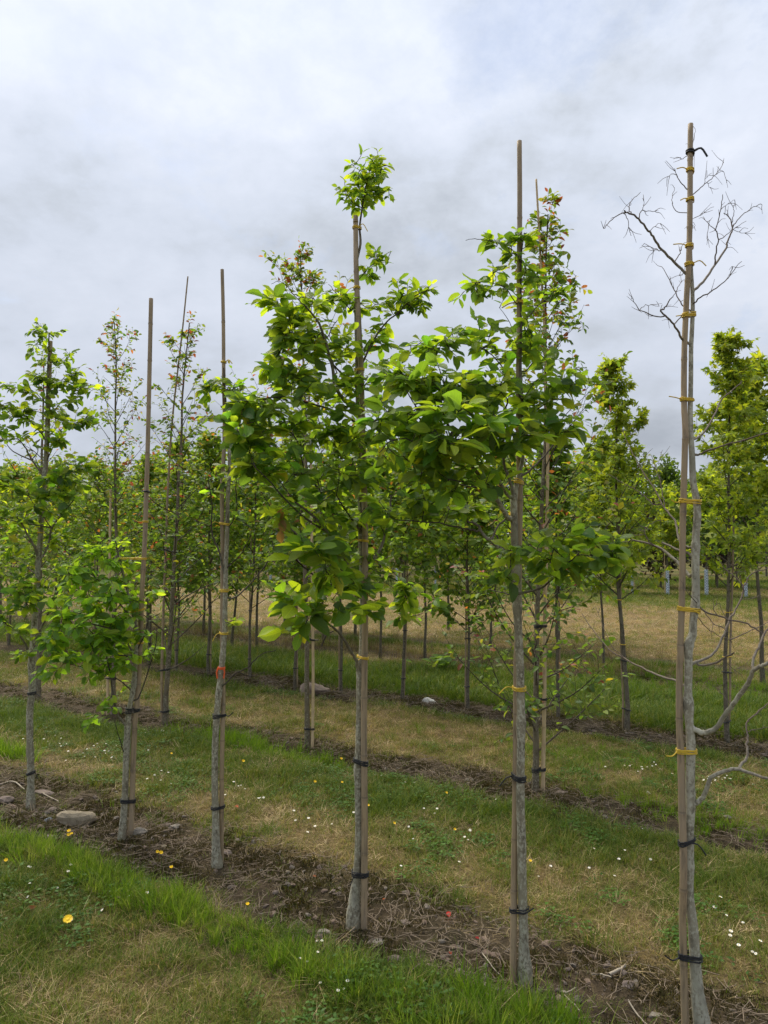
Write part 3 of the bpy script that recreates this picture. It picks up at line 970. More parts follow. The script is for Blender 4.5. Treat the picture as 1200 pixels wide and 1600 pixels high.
def hero_tree(key, name, label, Y, trunk, branches, clusters, pal, bark, leaf=0.085, group=None, lump=0.10, kind='broad', lmat=None, cat='tree', nparts=300):
    """a tree whose trunk and boughs follow what the photograph shows, in the vertical sheet at distance Y with depth added bough by bough"""
    tp = smooth_path([P(a, b, Y) for a, b, _ in trunk], 5)
    k = np.linspace(0, 1, len(tp))
    wr = np.interp(k * (len(trunk) - 1), np.arange(len(trunk)), [q[2] for q in trunk]) / F_PX * Y / 2 * 0.92
    base = np.array((tp[0][0], tp[0][1], float(height(tp[0][0], tp[0][1]))))
    tp = np.vstack([[tp[0][0], tp[0][1], base[2] - 0.06], tp[tp[:, 2] > base[2] - 0.02]])
    wr = np.append(wr[0] * 1.15, wr[-(len(tp) - 1):])
    wob = np.stack([fbm(tp[:, 2] * 3.1, 0 * k[:len(tp)] if len(k) >= len(tp) else np.zeros(len(tp)), len(key) + 3, 2) - .5,
                    fbm(tp[:, 2] * 2.7, np.zeros(len(tp)) + 9, len(key) + 5, 2) - .5, np.zeros(len(tp))], -1)
    tp = tp + wob * np.array((0.012, 0.03, 0)) * sst(0.1, 0.5, tp[:, 2])[:, None]
    tree = thing(name, label, cat, base, group)
    g = Geo()
    # knots and swellings along the stem
    kn = 1 + 0.22 * sum(np.exp(-((tp[:, 2] - z) / 0.018) ** 2) for z in rng.uniform(0.3, 2.4, 7))
    g.tube(tp, wr * kn, 12, lump)
    link('trunk', g.mesh('trunk', bark, base), tree)
    TRUNKS[key] = (tp, wr, base)
    skel = [tp[i] for i in range(0, len(tp), 2)]
    for pts, w0, w1, dd in branches:
        sp = np.array(skel)
        sx, sy = proj(sp)
        j = int(np.argmin((sx - pts[0][0]) ** 2 + (sy - pts[0][1]) ** 2))
        y0 = sp[j][1] if (sx[j] - pts[0][0]) ** 2 + (sy[j] - pts[0][1]) ** 2 < 22 ** 2 else Y
        L = np.append(0, np.cumsum(np.hypot(*np.diff(np.array(pts), axis=0).T)))
        bp = smooth_path([P(a, b, y0 + dd * l / max(L[-1], 1)) for (a, b), l in zip(pts, L)], 4)
        if y0 != Y or j >= 0:
            if np.linalg.norm(bp[0] - sp[j]) < 0.09: bp = np.vstack([sp[j], bp[1:]])
        n = len(bp)
        bp = bp + np.append([[0, 0, 0]], rng.normal(0, 0.0012, (n - 1, 3)), 0)
        g = Geo()
        rr = np.linspace(w0, w1, n) / F_PX * Y / 2 * (0.74 if w0 < 4 else 0.86 if w0 < 6 else 1.0)
        rr[0] *= 1.25
        g.tube(bp, rr, 7, 0.08)
        if not clusters and w1 < 2.0:               # fine dry twiglets
            for _ in range(int(2 + w0)):
                i0 = int(rng.integers(max(1, n // 3), n))
                ax = unit(bp[min(i0, n - 1)] - bp[i0 - 1])
                dv = unit(ax + rng.normal(0, 0.75, 3) * np.array((1, .7, 1)))
                q = bp[i0]; ln = rng.uniform(0.015, 0.055)
                g.tube(smooth_path([q, q + dv * ln * .5, q + dv * ln + np.array((0, 0, rng.uniform(-.5, .3) * ln))], 3), np.linspace(0.0010, 0.0005, 7), 4)
        link('branch', g.mesh('branch', bark, base), tree)
        skel += [q for q in bp[1:]]
    lv = Leaves(kind)
    tw = Geo()
    young_skel = []
    for cl in clusters:
        px, py, rx, ry, dd, ns = cl[:6]
        ls = cl[6] if len(cl) > 6 else 1.0
        yg = cl[7] if len(cl) > 7 else 0.0
        c = P(px, py, Y + dd)
        ex, ez = rx / F_PX * Y, ry / F_PX * Y
        eyr = max(ex, ez) * 0.85
        for _ in range(int(ns * 2.0 + 0.5)):
            d = rng.normal(size=3); d = d / np.linalg.norm(d) * rng.uniform(0.15, 1) ** 0.5
            tip = c + d * np.array((ex * 1.12, eyr, ez * 1.12))
            sp = np.array(skel)
            df = tip - sp
            cost = np.linalg.norm(df, axis=1) + 0.35 * np.maximum(0, -df[:, 2]) * 1.0
            j = int(np.argmin(np.where(cost < 0.05, 9, cost)))
            a = sp[j]
            L = np.linalg.norm(tip - a)
            mid = (a + tip) / 2 + np.array((0, 0, -0.06 * L)) + rng.normal(0, 0.05 * L, 3)
            path = smooth_path([a, mid, tip], 4)
            r0 = 0.0016 + 0.0030 * min(L, 0.6)
            tw.tube(path, np.linspace(r0, 0.0009, len(path)), 4)
            skel += [path[len(path) // 2], path[-2]]
            m = max(3, int(round(rng.uniform(5, 8.5) * min(1, 0.45 + L / 0.3))))
            st = max(0.1, 1 - 0.30 / max(L, 0.05)) if L > 0.33 else 0.12
            leafy_shoot(lv, path, m, leaf * ls, pal, yg, start=st)
    if clusters:
        t_ = link('twigs', tw.mesh('twigs', bark, base), tree)
        t_['kind'] = 'stuff'
        finish_leaves(lv, tree, base, lmat or M_LEAF, nparts)
    return tree, base


# ---------------------------------------------------------------- stakes and ties
def hull_loop(c1, r1, c2, r2, n=28):
    a = np.arange(n + 1) * 2 * math.pi / n
    u = np.stack([np.cos(a), np.sin(a)], -1)
    if c2 is None: return c1 + u * r1
    s1, s2 = u @ c1 + r1, u @ c2 + r2
    return np.where((s1 > s2)[:, None], c1 + u * r1, c2 + u * r2)


def stake(label, pts, w0, w1, Y, tkey=None, side=1, ties=(), mat=None, group=None, tagpy=None):
    """bamboo cane from its foot up; ties = (photo row, kind, loops)"""
    sp = smooth_path([P(a, b, Y) for a, b in pts], 6)
    rad = np.linspace(w0, w1, len(sp)) / F_PX * Y / 2 * 0.92
    zt = np.arange(max(0.0, sp[0][2]), sp[-1][2], 0.03)
    sx = np.interp(zt, sp[:, 2], sp[:, 0]); sr = np.interp(zt, sp[:, 2], rad)
    yy = np.full(len(zt), float(Y))
    T = TRUNKS.get(tkey)
    if T is not None:
        tp, wr, _ = T
        o = np.argsort(tp[:, 2])
        tx, ty, tr = [np.interp(zt, tp[o, 2], q) for q in (tp[o, 0], tp[o, 1], wr[o])]
        need = tr + sr + 0.004
        dx = sx - tx
        off = np.sqrt(np.maximum(need ** 2 - dx ** 2, 0.0)) * side
        off = np.convolve(np.pad(off, 5, 'edge'), np.ones(11) / 11, 'valid')
        yy = ty + off
        yy = np.convolve(np.pad(yy, 3, 'edge'), np.ones(7) / 7, 'valid')
        # never let stake and stem pass through one another
        dd = np.hypot(sx - tx, yy - ty)
        yy = np.where(dd < need, ty + side * np.sqrt(np.maximum(need ** 2 - dx ** 2, 0)), yy)
    z0 = float(height(sx[0], yy[0]))
    base = np.array((sx[0], yy[0], z0))
    pz = np.stack([sx, yy, zt], -1)
    pz = np.vstack([[sx[0], yy[0], z0 - 0.08], pz[zt > z0 + 0.01]])
    rr = np.append(sr[0], sr[zt > z0 + 0.01])
    # nodes of the bamboo
    zs, rs, ax = [], [], []
    node = np.cumsum(rng.uniform(0.17, 0.30, 24)) + rng.uniform(0, 0.15)
    zall = np.unique(np.concatenate([pz[:, 2]] + [[q - 0.010, q - 0.004, q, q + 0.004, q + 0.010] for q in node if q < pz[-1, 2] - 0.02 and q > z0 + .03]))
    Q = np.stack([np.interp(zall, pz[:, 2], pz[:, 0]), np.interp(zall, pz[:, 2], pz[:, 1]), zall], -1)
    rq = np.interp(zall, pz[:, 2], rr)
    nd = sum(np.exp(-((zall - q) / 0.004) ** 2) for q in node)
    nd2 = sum(np.exp(-((zall - q - 0.006) / 0.003) ** 2) for q in node)
    g = Geo()
    g.tube(Q, rq * (1 + 0.13 * nd), 12, 0.02, cap=True, aux=np.clip(nd2 * 0.9 + 0.1 * nd, 0, 1))
    root = thing('bamboo_stake', label, 'stake', base, group)
    link('cane', g.mesh('cane', mat or M_CANE, base), root)
    for py, kd, loops in ties:
        v = (800.0 - py) / F_PX
        z = CAM_H + (ST + v * CT) / (CT - v * ST) * Y
        if z > Q[-1, 2] - 0.005: z = Q[-1, 2] - 0.01
        c1 = np.array((np.interp(z, Q[:, 2], Q[:, 0]), np.interp(z, Q[:, 2], Q[:, 1]))); r1 = float(np.interp(z, zall, rq)) + 0.0025
        c2 = None; r2 = 0
        if T is not None and z < tp[:, 2].max():
            o = np.argsort(tp[:, 2])
            c2 = np.array((np.interp(z, tp[o, 2], tp[o, 0]), np.interp(z, tp[o, 2], tp[o, 1])))
            r2 = float(np.interp(z, tp[o, 2], wr[o])) * 1.06 + 0.0025
        g = Geo()
        tr_ = {1: 0.0045, 2: 0.003, 3: 0.0022, 4: 0.0022}[loops] * (0.85 if kd == 'y' else 1.15)
        sl1 = rng.normal(0, 0.12)
        for l in range(loops):
            lp = hull_loop(c1, r1 + rng.uniform(0, 0.001), c2, r2 + rng.uniform(0, 0.001))
            zz = z + (l - (loops - 1) / 2) * tr_ * 2.1 + (lp[:, 0] - c1[0]) * (sl1 + rng.normal(0, 0.06)) + rng.normal(0, 0.0006, len(lp))
            g.tube(np.column_stack([lp, zz]), tr_, 6)
        if loops > 1:                               # loose end
            s = rng.choice((-1, 1)) if kd == 'k' else (-1 if rng.uniform() < 0.7 else 1)
            e = np.array((c1[0] + s * r1, c1[1] - r1 * 0.4, z))
            ln = rng.uniform(0.025, 0.06)
            g.tube(smooth_path([e, e + np.array((s * ln * .5, -0.012, rng.uniform(-.012, .012))), e + np.array((s * ln, -0.015, rng.uniform(-.04, .02)))], 3), tr_, 5)
        link('yellow_tie' if kd == 'y' else 'black_tie', g.mesh('tie', M_TIE_Y if kd == 'y' else M_TIE_K, base), root)
    return root


# ================================================================ front row
YA, YB, YC, YD, YE, YF = 2.38, 2.69, 3.09, 3.62, 3.95, 4.44
Z7 = ((900, 170), 3.02); Z8 = ((900, 650), 3.2); Z3 = ((800, 1150), 3.0)
Z6 = ((650, 650), 3.0); Z5 = ((650, 200), 3.2); ZC = ((300, 200), 2.667); ZC2 = ((300, 650), 2.667)
ZL = ((0, 850), 3.0); ZL4 = ((0, 700), 4.0); ZM4 = ((300, 700), 4.0); ZQ = ((560, 560), 4.0)


def br(z, pts, w0, w1, dd): return (zp(z[0], z[1], pts), w0, w1, dd)


def build_front_row():
    # ---- A: leafless tree at the right
    tr = [(1097, 1600, 28), (1091, 1560, 23), (1088, 1533, 20), (1085, 1483, 17), (1082, 1443, 16), (1076, 1400, 15), (1075, 1350, 15), (1076, 1310, 15),
          (1078, 1257, 15.5), (1077, 1217, 15), (1078, 1160, 15), (1076, 1119, 13.5), (1075, 1087, 13), (1076, 1040, 13), (1077, 1009, 14), (1083, 992, 14), (1084, 969, 12),
          (1087, 940, 13), (1086, 884, 12.5), (1087, 837, 12), (1089, 806, 12.5), (1087, 781, 11.5), (1082, 750, 10.5), (1081, 710, 10), (1080, 680, 9),
          (1079, 634, 8), (1080, 551, 7.5), (1080, 501, 7), (1079, 468, 6.5), (1077, 420, 6), (1076, 370, 5), (1078, 310, 4), (1079, 250, 3), (1081, 203, 2)]
    B = [br(Z7, [(530, 795), (465, 725), (405, 665), (370, 615), (340, 575), (295, 520), (260, 495), (230, 485)], 5, 2.6, -0.12),
         br(Z7, [(230, 487), (190, 505), (150, 540), (133, 568)], 2.2, 1.2, -0.05),
         br(Z7, [(260, 495), (250, 470), (265, 430), (303, 395)], 2.2, 1.0, 0.06),
         br(Z7, [(295, 520), (310, 480), (340, 485), (380, 483)], 2.0, 1.0, 0.05), br(Z7, [(310, 482), (318, 455), (322, 435)], 1.3, .8, 0),
         br(Z7, [(228, 490), (245, 520), (250, 570), (262, 600)], 1.6, 0.9, 0.0),
         br(Z7, [(345, 578), (365, 560), (395, 540)], 1.6, 0.8, -0.03), br(Z7, [(405, 675), (360, 655), (325, 635)], 1.8, 1.0, 0.04),
         br(Z7, [(395, 668), (370, 668), (358, 685)], 1.4, 0.8, 0.02), br(Z7, [(465, 722), (490, 680), (500, 650)], 2.2, 1.4, 0.03),
         br(Z7, [(540, 865), (600, 815), (655, 735), (710, 655), (715, 620), (735, 580), (735, 540), (720, 510), (695, 490)], 5, 1.4, 0.15),
         br(Z7, [(735, 560), (770, 515), (820, 475), (872, 450), (875, 465)], 2.2, 1.0, 0.06),
         br(Z7, [(655, 732), (660, 680), (670, 620), (660, 570), (675, 510), (690, 440), (692, 400)], 3.2, 1.2, -0.08),
         br(Z7, [(660, 570), (625, 545), (600, 505)], 1.8, 0.9, 0.04), br(Z7, [(670, 620), (700, 605), (740, 570), (800, 530)], 2.0, 0.9, 0.05),
         br(Z7, [(735, 545), (745, 490), (740, 460)], 1.8, 0.9, 0.0), br(Z7, [(625, 550), (620, 600), (645, 640)], 1.2, 0.7, 0.0),
         br(Z7, [(740, 570), (780, 585), (845, 588)], 1.2, 0.6, 0.03), br(Z7, [(690, 470), (715, 450), (750, 430)], 1.3, 0.6, 0.02),
         br(Z7, [(545, 930), (590, 890), (650, 855), (700, 815), (735, 775), (780, 715)], 3.4, 1.0, -0.15), br(Z7, [(725, 785), (740, 750), (735, 742)], 1.4, .8, 0),
         br(Z7, [(540, 955), (500, 925), (470, 870), (440, 805), (405, 745)], 3.2, 1.2, 0.1), br(Z7, [(470, 860), (490, 830), (498, 815)], 1.6, 0.8, 0.03),
         br(Z7, [(440, 803), (470, 790), (500, 785)], 1.2, .7, 0),
         br(Z7, [(520, 1100), (495, 1080), (470, 1030), (430, 985), (400, 955), (420, 940), (445, 900), (460, 885)], 4.6, 1.4, -0.1),
         br(Z7, [(415, 988), (350, 970), (298, 950)], 2.6, 1.8, -0.05), br(Z7, [(298, 947), (270, 900), (250, 875)], 1.6, 0.9, 0.0),
         br(Z7, [(300, 940), (340, 925), (390, 935)], 1.3, 0.8, 0.02), br(Z7, [(460, 1018), (480, 1000), (503, 970)], 2.6, 2.0, 0.0),
         br(Z7, [(540, 415), (580, 380), (620, 345), (660, 310), (690, 265), (697, 245)], 2.4, 0.8, 0.08), br(Z7, [(660, 310), (690, 295), (705, 320), (710, 350)], 1.2, 0.7, 0.02),
         br(Z7, [(620, 345), (632, 375)], 1.2, 0.8, 0), br(Z7, [(605, 360), (610, 330), (640, 300)], 1.2, .6, 0),
         br(Z7, [(527, 385), (490, 345), (475, 310), (465, 280)], 2.2, 1.0, -0.06), br(Z7, [(473, 308), (445, 310), (430, 328)], 1.4, 0.7, 0.0),
         br(Z7, [(527, 495), (480, 485), (455, 450), (455, 410), (467, 375)], 1.8, 0.8, 0.05), br(Z7, [(540, 525), (580, 505), (620, 480), (650, 462)], 1.6, 0.7, 0.06),
         br(Z7, [(545, 535), (560, 545), (562, 560)], 1.0, .6, 0), br(Z7, [(540, 195), (560, 195), (558, 190)], 1.0, .8, 0),
         br(Z7, [(545, 190), (556, 140), (565, 95)], 1.6, 0.7, 0.02), br(Z7, [(525, 220), (505, 235), (493, 232)], 1.6, 0.8, 0.0),
         br(Z7, [(550, 1567), (600, 1530), (650, 1450), (690, 1370), (740, 1325), (785, 1288)], 4.5, 1.6, 0.25),
         br(Z8, [(597, 197), (640, 180), (700, 160), (800, 130), (960, 85)], 4.2, 2.4, -0.2),
         # boughs passing behind the stake to the left
         br(Z8, [(575, 660), (530, 640), (512, 600), (500, 540), (470, 490), (430, 440), (390, 360), (330, 270), (270, 160), (230, 70)], 5, 1.6, 0.55),
         br(Z8, [(430, 443), (385, 440), (330, 390), (240, 340), (160, 290)], 3.0, 1.4, 0.2), br(Z8, [(445, 450), (435, 400), (425, 330), (400, 270), (380, 200)], 2.6, 1.2, 0.15),
         br(Z8, [(400, 270), (360, 225), (330, 190)], 1.4, .8, 0.05), br(Z8, [(390, 260), (420, 215), (425, 180)], 1.4, .8, 0.05),
         br(Z8, [(585, 820), (520, 745), (440, 675), (370, 640), (280, 620)], 6, 3.4, 0.25), br(Z8, [(440, 672), (380, 640), (345, 590), (345, 560), (310, 545)], 3.6, 1.6, 0.06),
         br(Z8, [(345, 592), (320, 596), (280, 598)], 2.2, 1.4, 0.03), br(Z8, [(345, 562), (380, 535), (420, 520)], 1.8, 1.0, 0.05), br(Z8, [(285, 621), (240, 630), (190, 630)], 2.8, 1.4, 0.1),
         br(Z8, [(580, 692), (500, 665), (435, 632)], 5, 4, 0.12),
         br(Z8, [(560, 1355), (500, 1325), (420, 1300), (330, 1260), (240, 1210), (170, 1170), (100, 1090), (30, 990)], 5, 1.6, 0.7),
         br(Z8, [(240, 1210), (180, 1150), (140, 1060), (100, 960)], 2, 1, 0.2),
         # to the right
         br(Z8, [(605, 945), (660, 985), (720, 1000), (770, 1020), (860, 1040), (920, 1080), (945, 1100)], 3.8, 2.6, -0.1),
         br(Z8, [(615, 950), (580, 905), (555, 880)], 2.2, 1, -0.05), br(Z8, [(640, 975), (690, 1040), (740, 1060), (790, 1110)], 2, .9, -0.1), br(Z8, [(600, 990), (650, 1060), (720, 1100), (770, 1120)], 2, .8, .1),
         br(Z8, [(700, 998), (690, 960), (715, 935), (735, 990)], 1.6, .8, 0),
         br(Z8, [(590, 1228), (640, 1215), (700, 1170), (740, 1090), (765, 1020), (790, 985), (830, 900), (840, 850), (880, 790), (960, 760)], 5.2, 1.8, 0.2),
         br(Z8, [(840, 852), (790, 800), (740, 760), (705, 700)], 2.6, 1.4, 0.1), br(Z8, [(835, 870), (820, 800), (790, 760), (800, 700)], 1.8, .9, -.05), br(Z8, [(825, 918), (860, 915), (900, 905)], 1.8, 1, 0.05),
         br(Z8, [(592, 1247), (690, 1240), (740, 1210), (790, 1185)], 4.2, 2.4, -0.1), br(Z8, [(735, 1215), (780, 1260), (810, 1265)], 1.6, .8, 0), br(Z8, [(780, 1120), (850, 1080), (920, 1050), (960, 1030)], 2.4, 1.4, 0.1),
         br(Z8, [(575, 1560), (640, 1585), (700, 1560), (750, 1490), (800, 1420), (860, 1330), (890, 1270), (930, 1250), (960, 1235)], 8.5, 5, -0.25),
         br(Z8, [(888, 1275), (885, 1220), (910, 1160), (940, 1095), (960, 1060)], 5, 3, 0.1), br(Z8, [(780, 1450), (740, 1400), (700, 1360), (650, 1330)], 1.6, .8, .1),
         br(Z3, [(845, 325), (875, 305), (900, 280), (930, 200), (980, 170), (1050, 155), (1120, 175), (1200, 200)], 8, 4, -0.15),
         br(Z3, [(1060, 154), (1100, 100), (1100, 40), (1105, 0), (1100, -60), (1160, -120), (1210, -160)], 5, 1.6, 0.15),
         br(Z3, [(1100, -10), (1130, -30), (1200, -40)], 2, 1, .1)]
    hero_tree('A', 'bare_tree', 'leafless dead young tree, grey lichened bark, tied to a bamboo stake with many yellow ties', YA, tr, B, [], PAL_BROAD, M_BARK_DEAD)
    stake('bamboo stake tied to the leafless dead tree, yellow ties up its whole length',
          [(1071, 1604), (1067, 1483), (1063, 1383), (1063, 1183), (1062, 1147), (1063, 1056), (1066, 931), (1067, 775), (1069, 690), (1069, 600), (1071, 468), (1074, 319), (1076.5, 193)],
          12.5, 8.8, YA, 'A', -1, [(270, 'y', 3), (316, 'y', 3), (388, 'y', 3), (416, 'y', 3), (493, 'y', 4), (624, 'y', 3), (783, 'y', 4), (951, 'y', 4), (1173, 'y', 4),
                                   (1312, 'k', 3), (1493, 'k', 4), (241, 'k', 2)])

    # ---- B: leafy tree with the tall bare stake end
    tr = [(820, 1512, 24), (819, 1490, 19), (818, 1465, 16), (817, 1417, 15.5), (815, 1350, 15), (814, 1290, 15), (813, 1257, 14.5), (813, 1217, 14), (813, 1150, 14.5), (813, 1100, 14.5),
          (812, 1040, 14), (810, 983, 14), (808, 933, 14.5), (806, 900, 13), (804, 850, 12.5), (802.5, 810, 12.5), (803, 780, 11.5), (808, 755, 8), (813, 735, 7), (817, 715, 6), (818, 690, 5.5), (816, 660, 5), (813, 560, 4),
          (812, 470, 3), (813, 400, 2.2), (818, 365, 1.6)]
    B = [br(Z6, [(455, 380), (435, 375), (390, 310), (335, 255), (300, 230)], 7, 3.5, -0.2), br(Z6, [(458, 385), (455, 365), (440, 300), (412, 220), (410, 100), (420, 0), (430, -80)], 6, 2.5, -0.12),
         br(Z6, [(445, 500), (400, 425), (340, 340), (280, 260), (230, 200), (150, 140), (60, 90)], 8, 3, -0.35),
         br(Z6, [(468, 860), (455, 790), (425, 660), (380, 610), (320, 560), (285, 510), (240, 495)], 9, 3, -0.15),
         br(Z6, [(350, 580), (390, 510), (430, 470)], 4, 3, 0.15), br(Z6, [(300, 540), (240, 530), (150, 510), (60, 497), (-90, 490)], 4, 1.6, 0.1),
         br(Z6, [(465, 835), (520, 825), (580, 810), (640, 762), (700, 700), (760, 650)], 5, 2, -0.2), br(Z6, [(440, 835), (400, 825), (330, 810)], 3, 1.5, 0.3),
         br(Z6, [(500, 285), (560, 230), (620, 170), (665, 100), (700, 20)], 4.5, 2, 0.2), br(Z6, [(410, 200), (350, 120), (300, 20), (280, -70)], 3.5, 1.8, 0.05),
         br(Z6, [(340, 340), (250, 330), (140, 300), (40, 250)], 3.5, 1.6, 0.2), br(ZQ, [(600, 480), (540, 390), (440, 325), (370, 315), (300, 200)], 4.5, 1.8, -0.1),
         br(ZQ, [(530, 370), (535, 260), (530, 200)], 2.4, 1.2, 0.05), br(ZQ, [(440, 565), (300, 505), (200, 520), (130, 590)], 3, 1.4, -0.05),
         br(Z5, [(510, 900), (470, 830), (430, 790), (330, 770), (240, 820)], 2.4, 1.0, -0.08), br(Z5, [(515, 640), (460, 595), (380, 570), (310, 555), (250, 560)], 2.2, 1.0, -0.1),
         br(Z5, [(518, 1000), (600, 900), (660, 850), (740, 800)], 2.4, 1.0, 0.1), br(Z5, [(520, 1250), (620, 1130), (700, 1080)], 3, 1.2, 0.12), br(Z5, [(510, 1300), (420, 1180), (330, 1100), (180, 1070), (70, 1065)], 3, 1.2, -0.1),
         br(Z5, [(520, 1480), (640, 1380), (760, 1290), (900, 1280), (980, 1283)], 3.2, 1.2, -0.05), br(Z5, [(515, 1150), (480, 1000), (420, 900)], 2.4, 1.0, 0.1)]
    C = [(818, 385, 30, 30, 0, 6, .8), (775, 378, 26, 14, -.05, 3, .8), (800, 430, 45, 30, -.02, 8, .8), (735, 460, 20, 26, -.05, 3, .8), (770, 455, 30, 22, 0, 4, .75), (845, 460, 34, 26, .1, 5, .75), (872, 455, 14, 12, .1, 2, .75),
         (745, 520, 45, 24, -.05, 7, .85), (690, 540, 45, 22, -.12, 6, .85), (800, 530, 50, 34, 0, 8, .9), (650, 545, 30, 16, -.1, 3, .8), (840, 545, 35, 28, .1, 5, .85),
         (625, 590, 40, 28, -.2, 8, .95), (690, 600, 60, 36, -.25, 15, 1), (760, 605, 60, 36, -.15, 14, 1.05), (835, 610, 50, 36, 0, 9, 1), (895, 600, 38, 20, -.03, 6, .85), (940, 602, 14, 7, -.05, 1, .8),
         (630, 655, 55, 34, -.25, 13, 1), (710, 665, 65, 38, -.35, 16, 1.2), (690, 700, 40, 24, -.45, 2, 1.3, .9), (785, 670, 55, 38, -.2, 12, 1.08), (865, 660, 40, 30, -.1, 6, 1.05), (640, 720, 55, 34, -.2, 13, 1), (715, 735, 60, 34, -.25, 14, 1.05),
         (770, 740, 30, 30, -.3, 3, 1), (620, 780, 55, 28, .05, 11, .95), (690, 790, 60, 24, .05, 10, .95), (745, 800, 28, 20, 0, 3, .9), (840, 862, 48, 30, -.2, 6, 1), (905, 858, 56, 34, -.2, 7, 1.1), (880, 890, 50, 16, -.15, 5, 1), (945, 870, 22, 20, -.2, 3, 1),
         (790, 900, 26, 16, -.25, 3, .95), (930, 835, 40, 14, -.1, 4, .9)]
    hero_tree('B', 'leafy_tree', 'young tree with dense dark green leaves beside the leafless tree', YB, tr, B, C, PAL_BROAD, M_BARK, 0.069)
    stake('bamboo stake rising bare far above the leafy tree beside the leafless one', [(802, 1500), (804, 1400), (807, 1250), (810, 1050), (812.5, 933), (813, 850), (813.5, 750), (811.5, 700), (812, 560), (812, 388), (811, 214)],
          11.5, 8.5, YB, 'B', 1, [(472, 'y', 2), (667, 'y', 4), (753, 'y', 4), (865, 'y', 3), (1077, 'y', 4), (1215, 'k', 4), (1423, 'k', 3)])

    # ---- C: the centre tree with the tuft above its stake
    tr = [(553, 1426, 24), (554, 1410, 20), (556, 1383, 16), (559, 1350, 13.5), (560.5, 1300, 12), (560, 1250, 12), (560, 1200, 12), (561, 1150, 11.5), (561, 1100, 11.5), (561, 1062, 11.5), (561, 1040, 11),
          (564, 1015, 9), (566, 960, 8.5), (565, 900, 8.5), (563, 840, 8), (563, 780, 8), (562, 700, 7.5), (559, 640, 7), (556, 560, 6), (555, 480, 5), (556, 420, 4), (563, 382, 4.5), (562, 355, 3.5), (566, 325, 3), (572, 290, 2.2), (580, 255, 1.5)]
    B = [br(ZC2, [(693, 1065), (688, 1040), (680, 1010), (650, 960), (610, 900), (560, 860), (500, 810), (440, 770)], 6, 2.2, -0.35), br(ZC2, [(540, 960), (560, 915), (590, 895)], 3, 2, 0),
         br(ZC2, [(705, 690), (660, 640), (640, 600), (600, 540), (560, 480), (500, 410), (430, 360)], 7, 3, -0.3), br(ZC2, [(640, 640), (600, 520), (545, 350), (520, 260)], 5, 2, -0.1),
         br(ZC2, [(725, 620), (745, 605), (780, 560), (810, 480), (822, 430), (830, 330)], 6, 3, 0.1), br(ZC2, [(715, 495), (680, 450), (660, 420), (600, 330)], 5, 2, -0.2), br(ZC2, [(690, 690), (560, 700), (480, 640), (430, 600)], 4, 2, -0.4),
         br(ZC2, [(480, 300), (440, 110), (400, 60)], 3, 1.5, -0.1), br(ZC2, [(560, 480), (440, 400), (330, 280), (250, 200)], 4, 1.5, -0.25),
         br(ZC, [(700, 1190), (690, 1178), (640, 1140), (600, 1080), (580, 980), (550, 870), (520, 800), (470, 740)], 8, 2.5, -0.3), br(ZC, [(685, 1050), (620, 1020), (560, 950), (480, 900), (420, 880)], 4, 1.6, -0.2),
         br(ZC, [(560, 880), (580, 840), (605, 800)], 2.6, 1.4, 0.1), br(ZC, [(610, 1040), (580, 960), (560, 930)], 2.5, 1.4, .1), br(ZC, [(700, 1010), (720, 960), (760, 880), (800, 820), (860, 770), (930, 700), (1000, 670)], 4.6, 1.4, -0.1),
         br(ZC, [(690, 640), (730, 590), (780, 545), (830, 510)], 2.2, .9, 0), br(ZC, [(680, 780), (610, 700), (570, 650)], 2.6, 1.1, 0.05), br(ZC, [(470, 745), (420, 690), (370, 640), (330, 650)], 1.8, .8, -.05),
         br(ZC, [(700, 1240), (620, 1190), (500, 1150), (380, 1120), (230, 1140)], 5, 1.6, -0.3)]
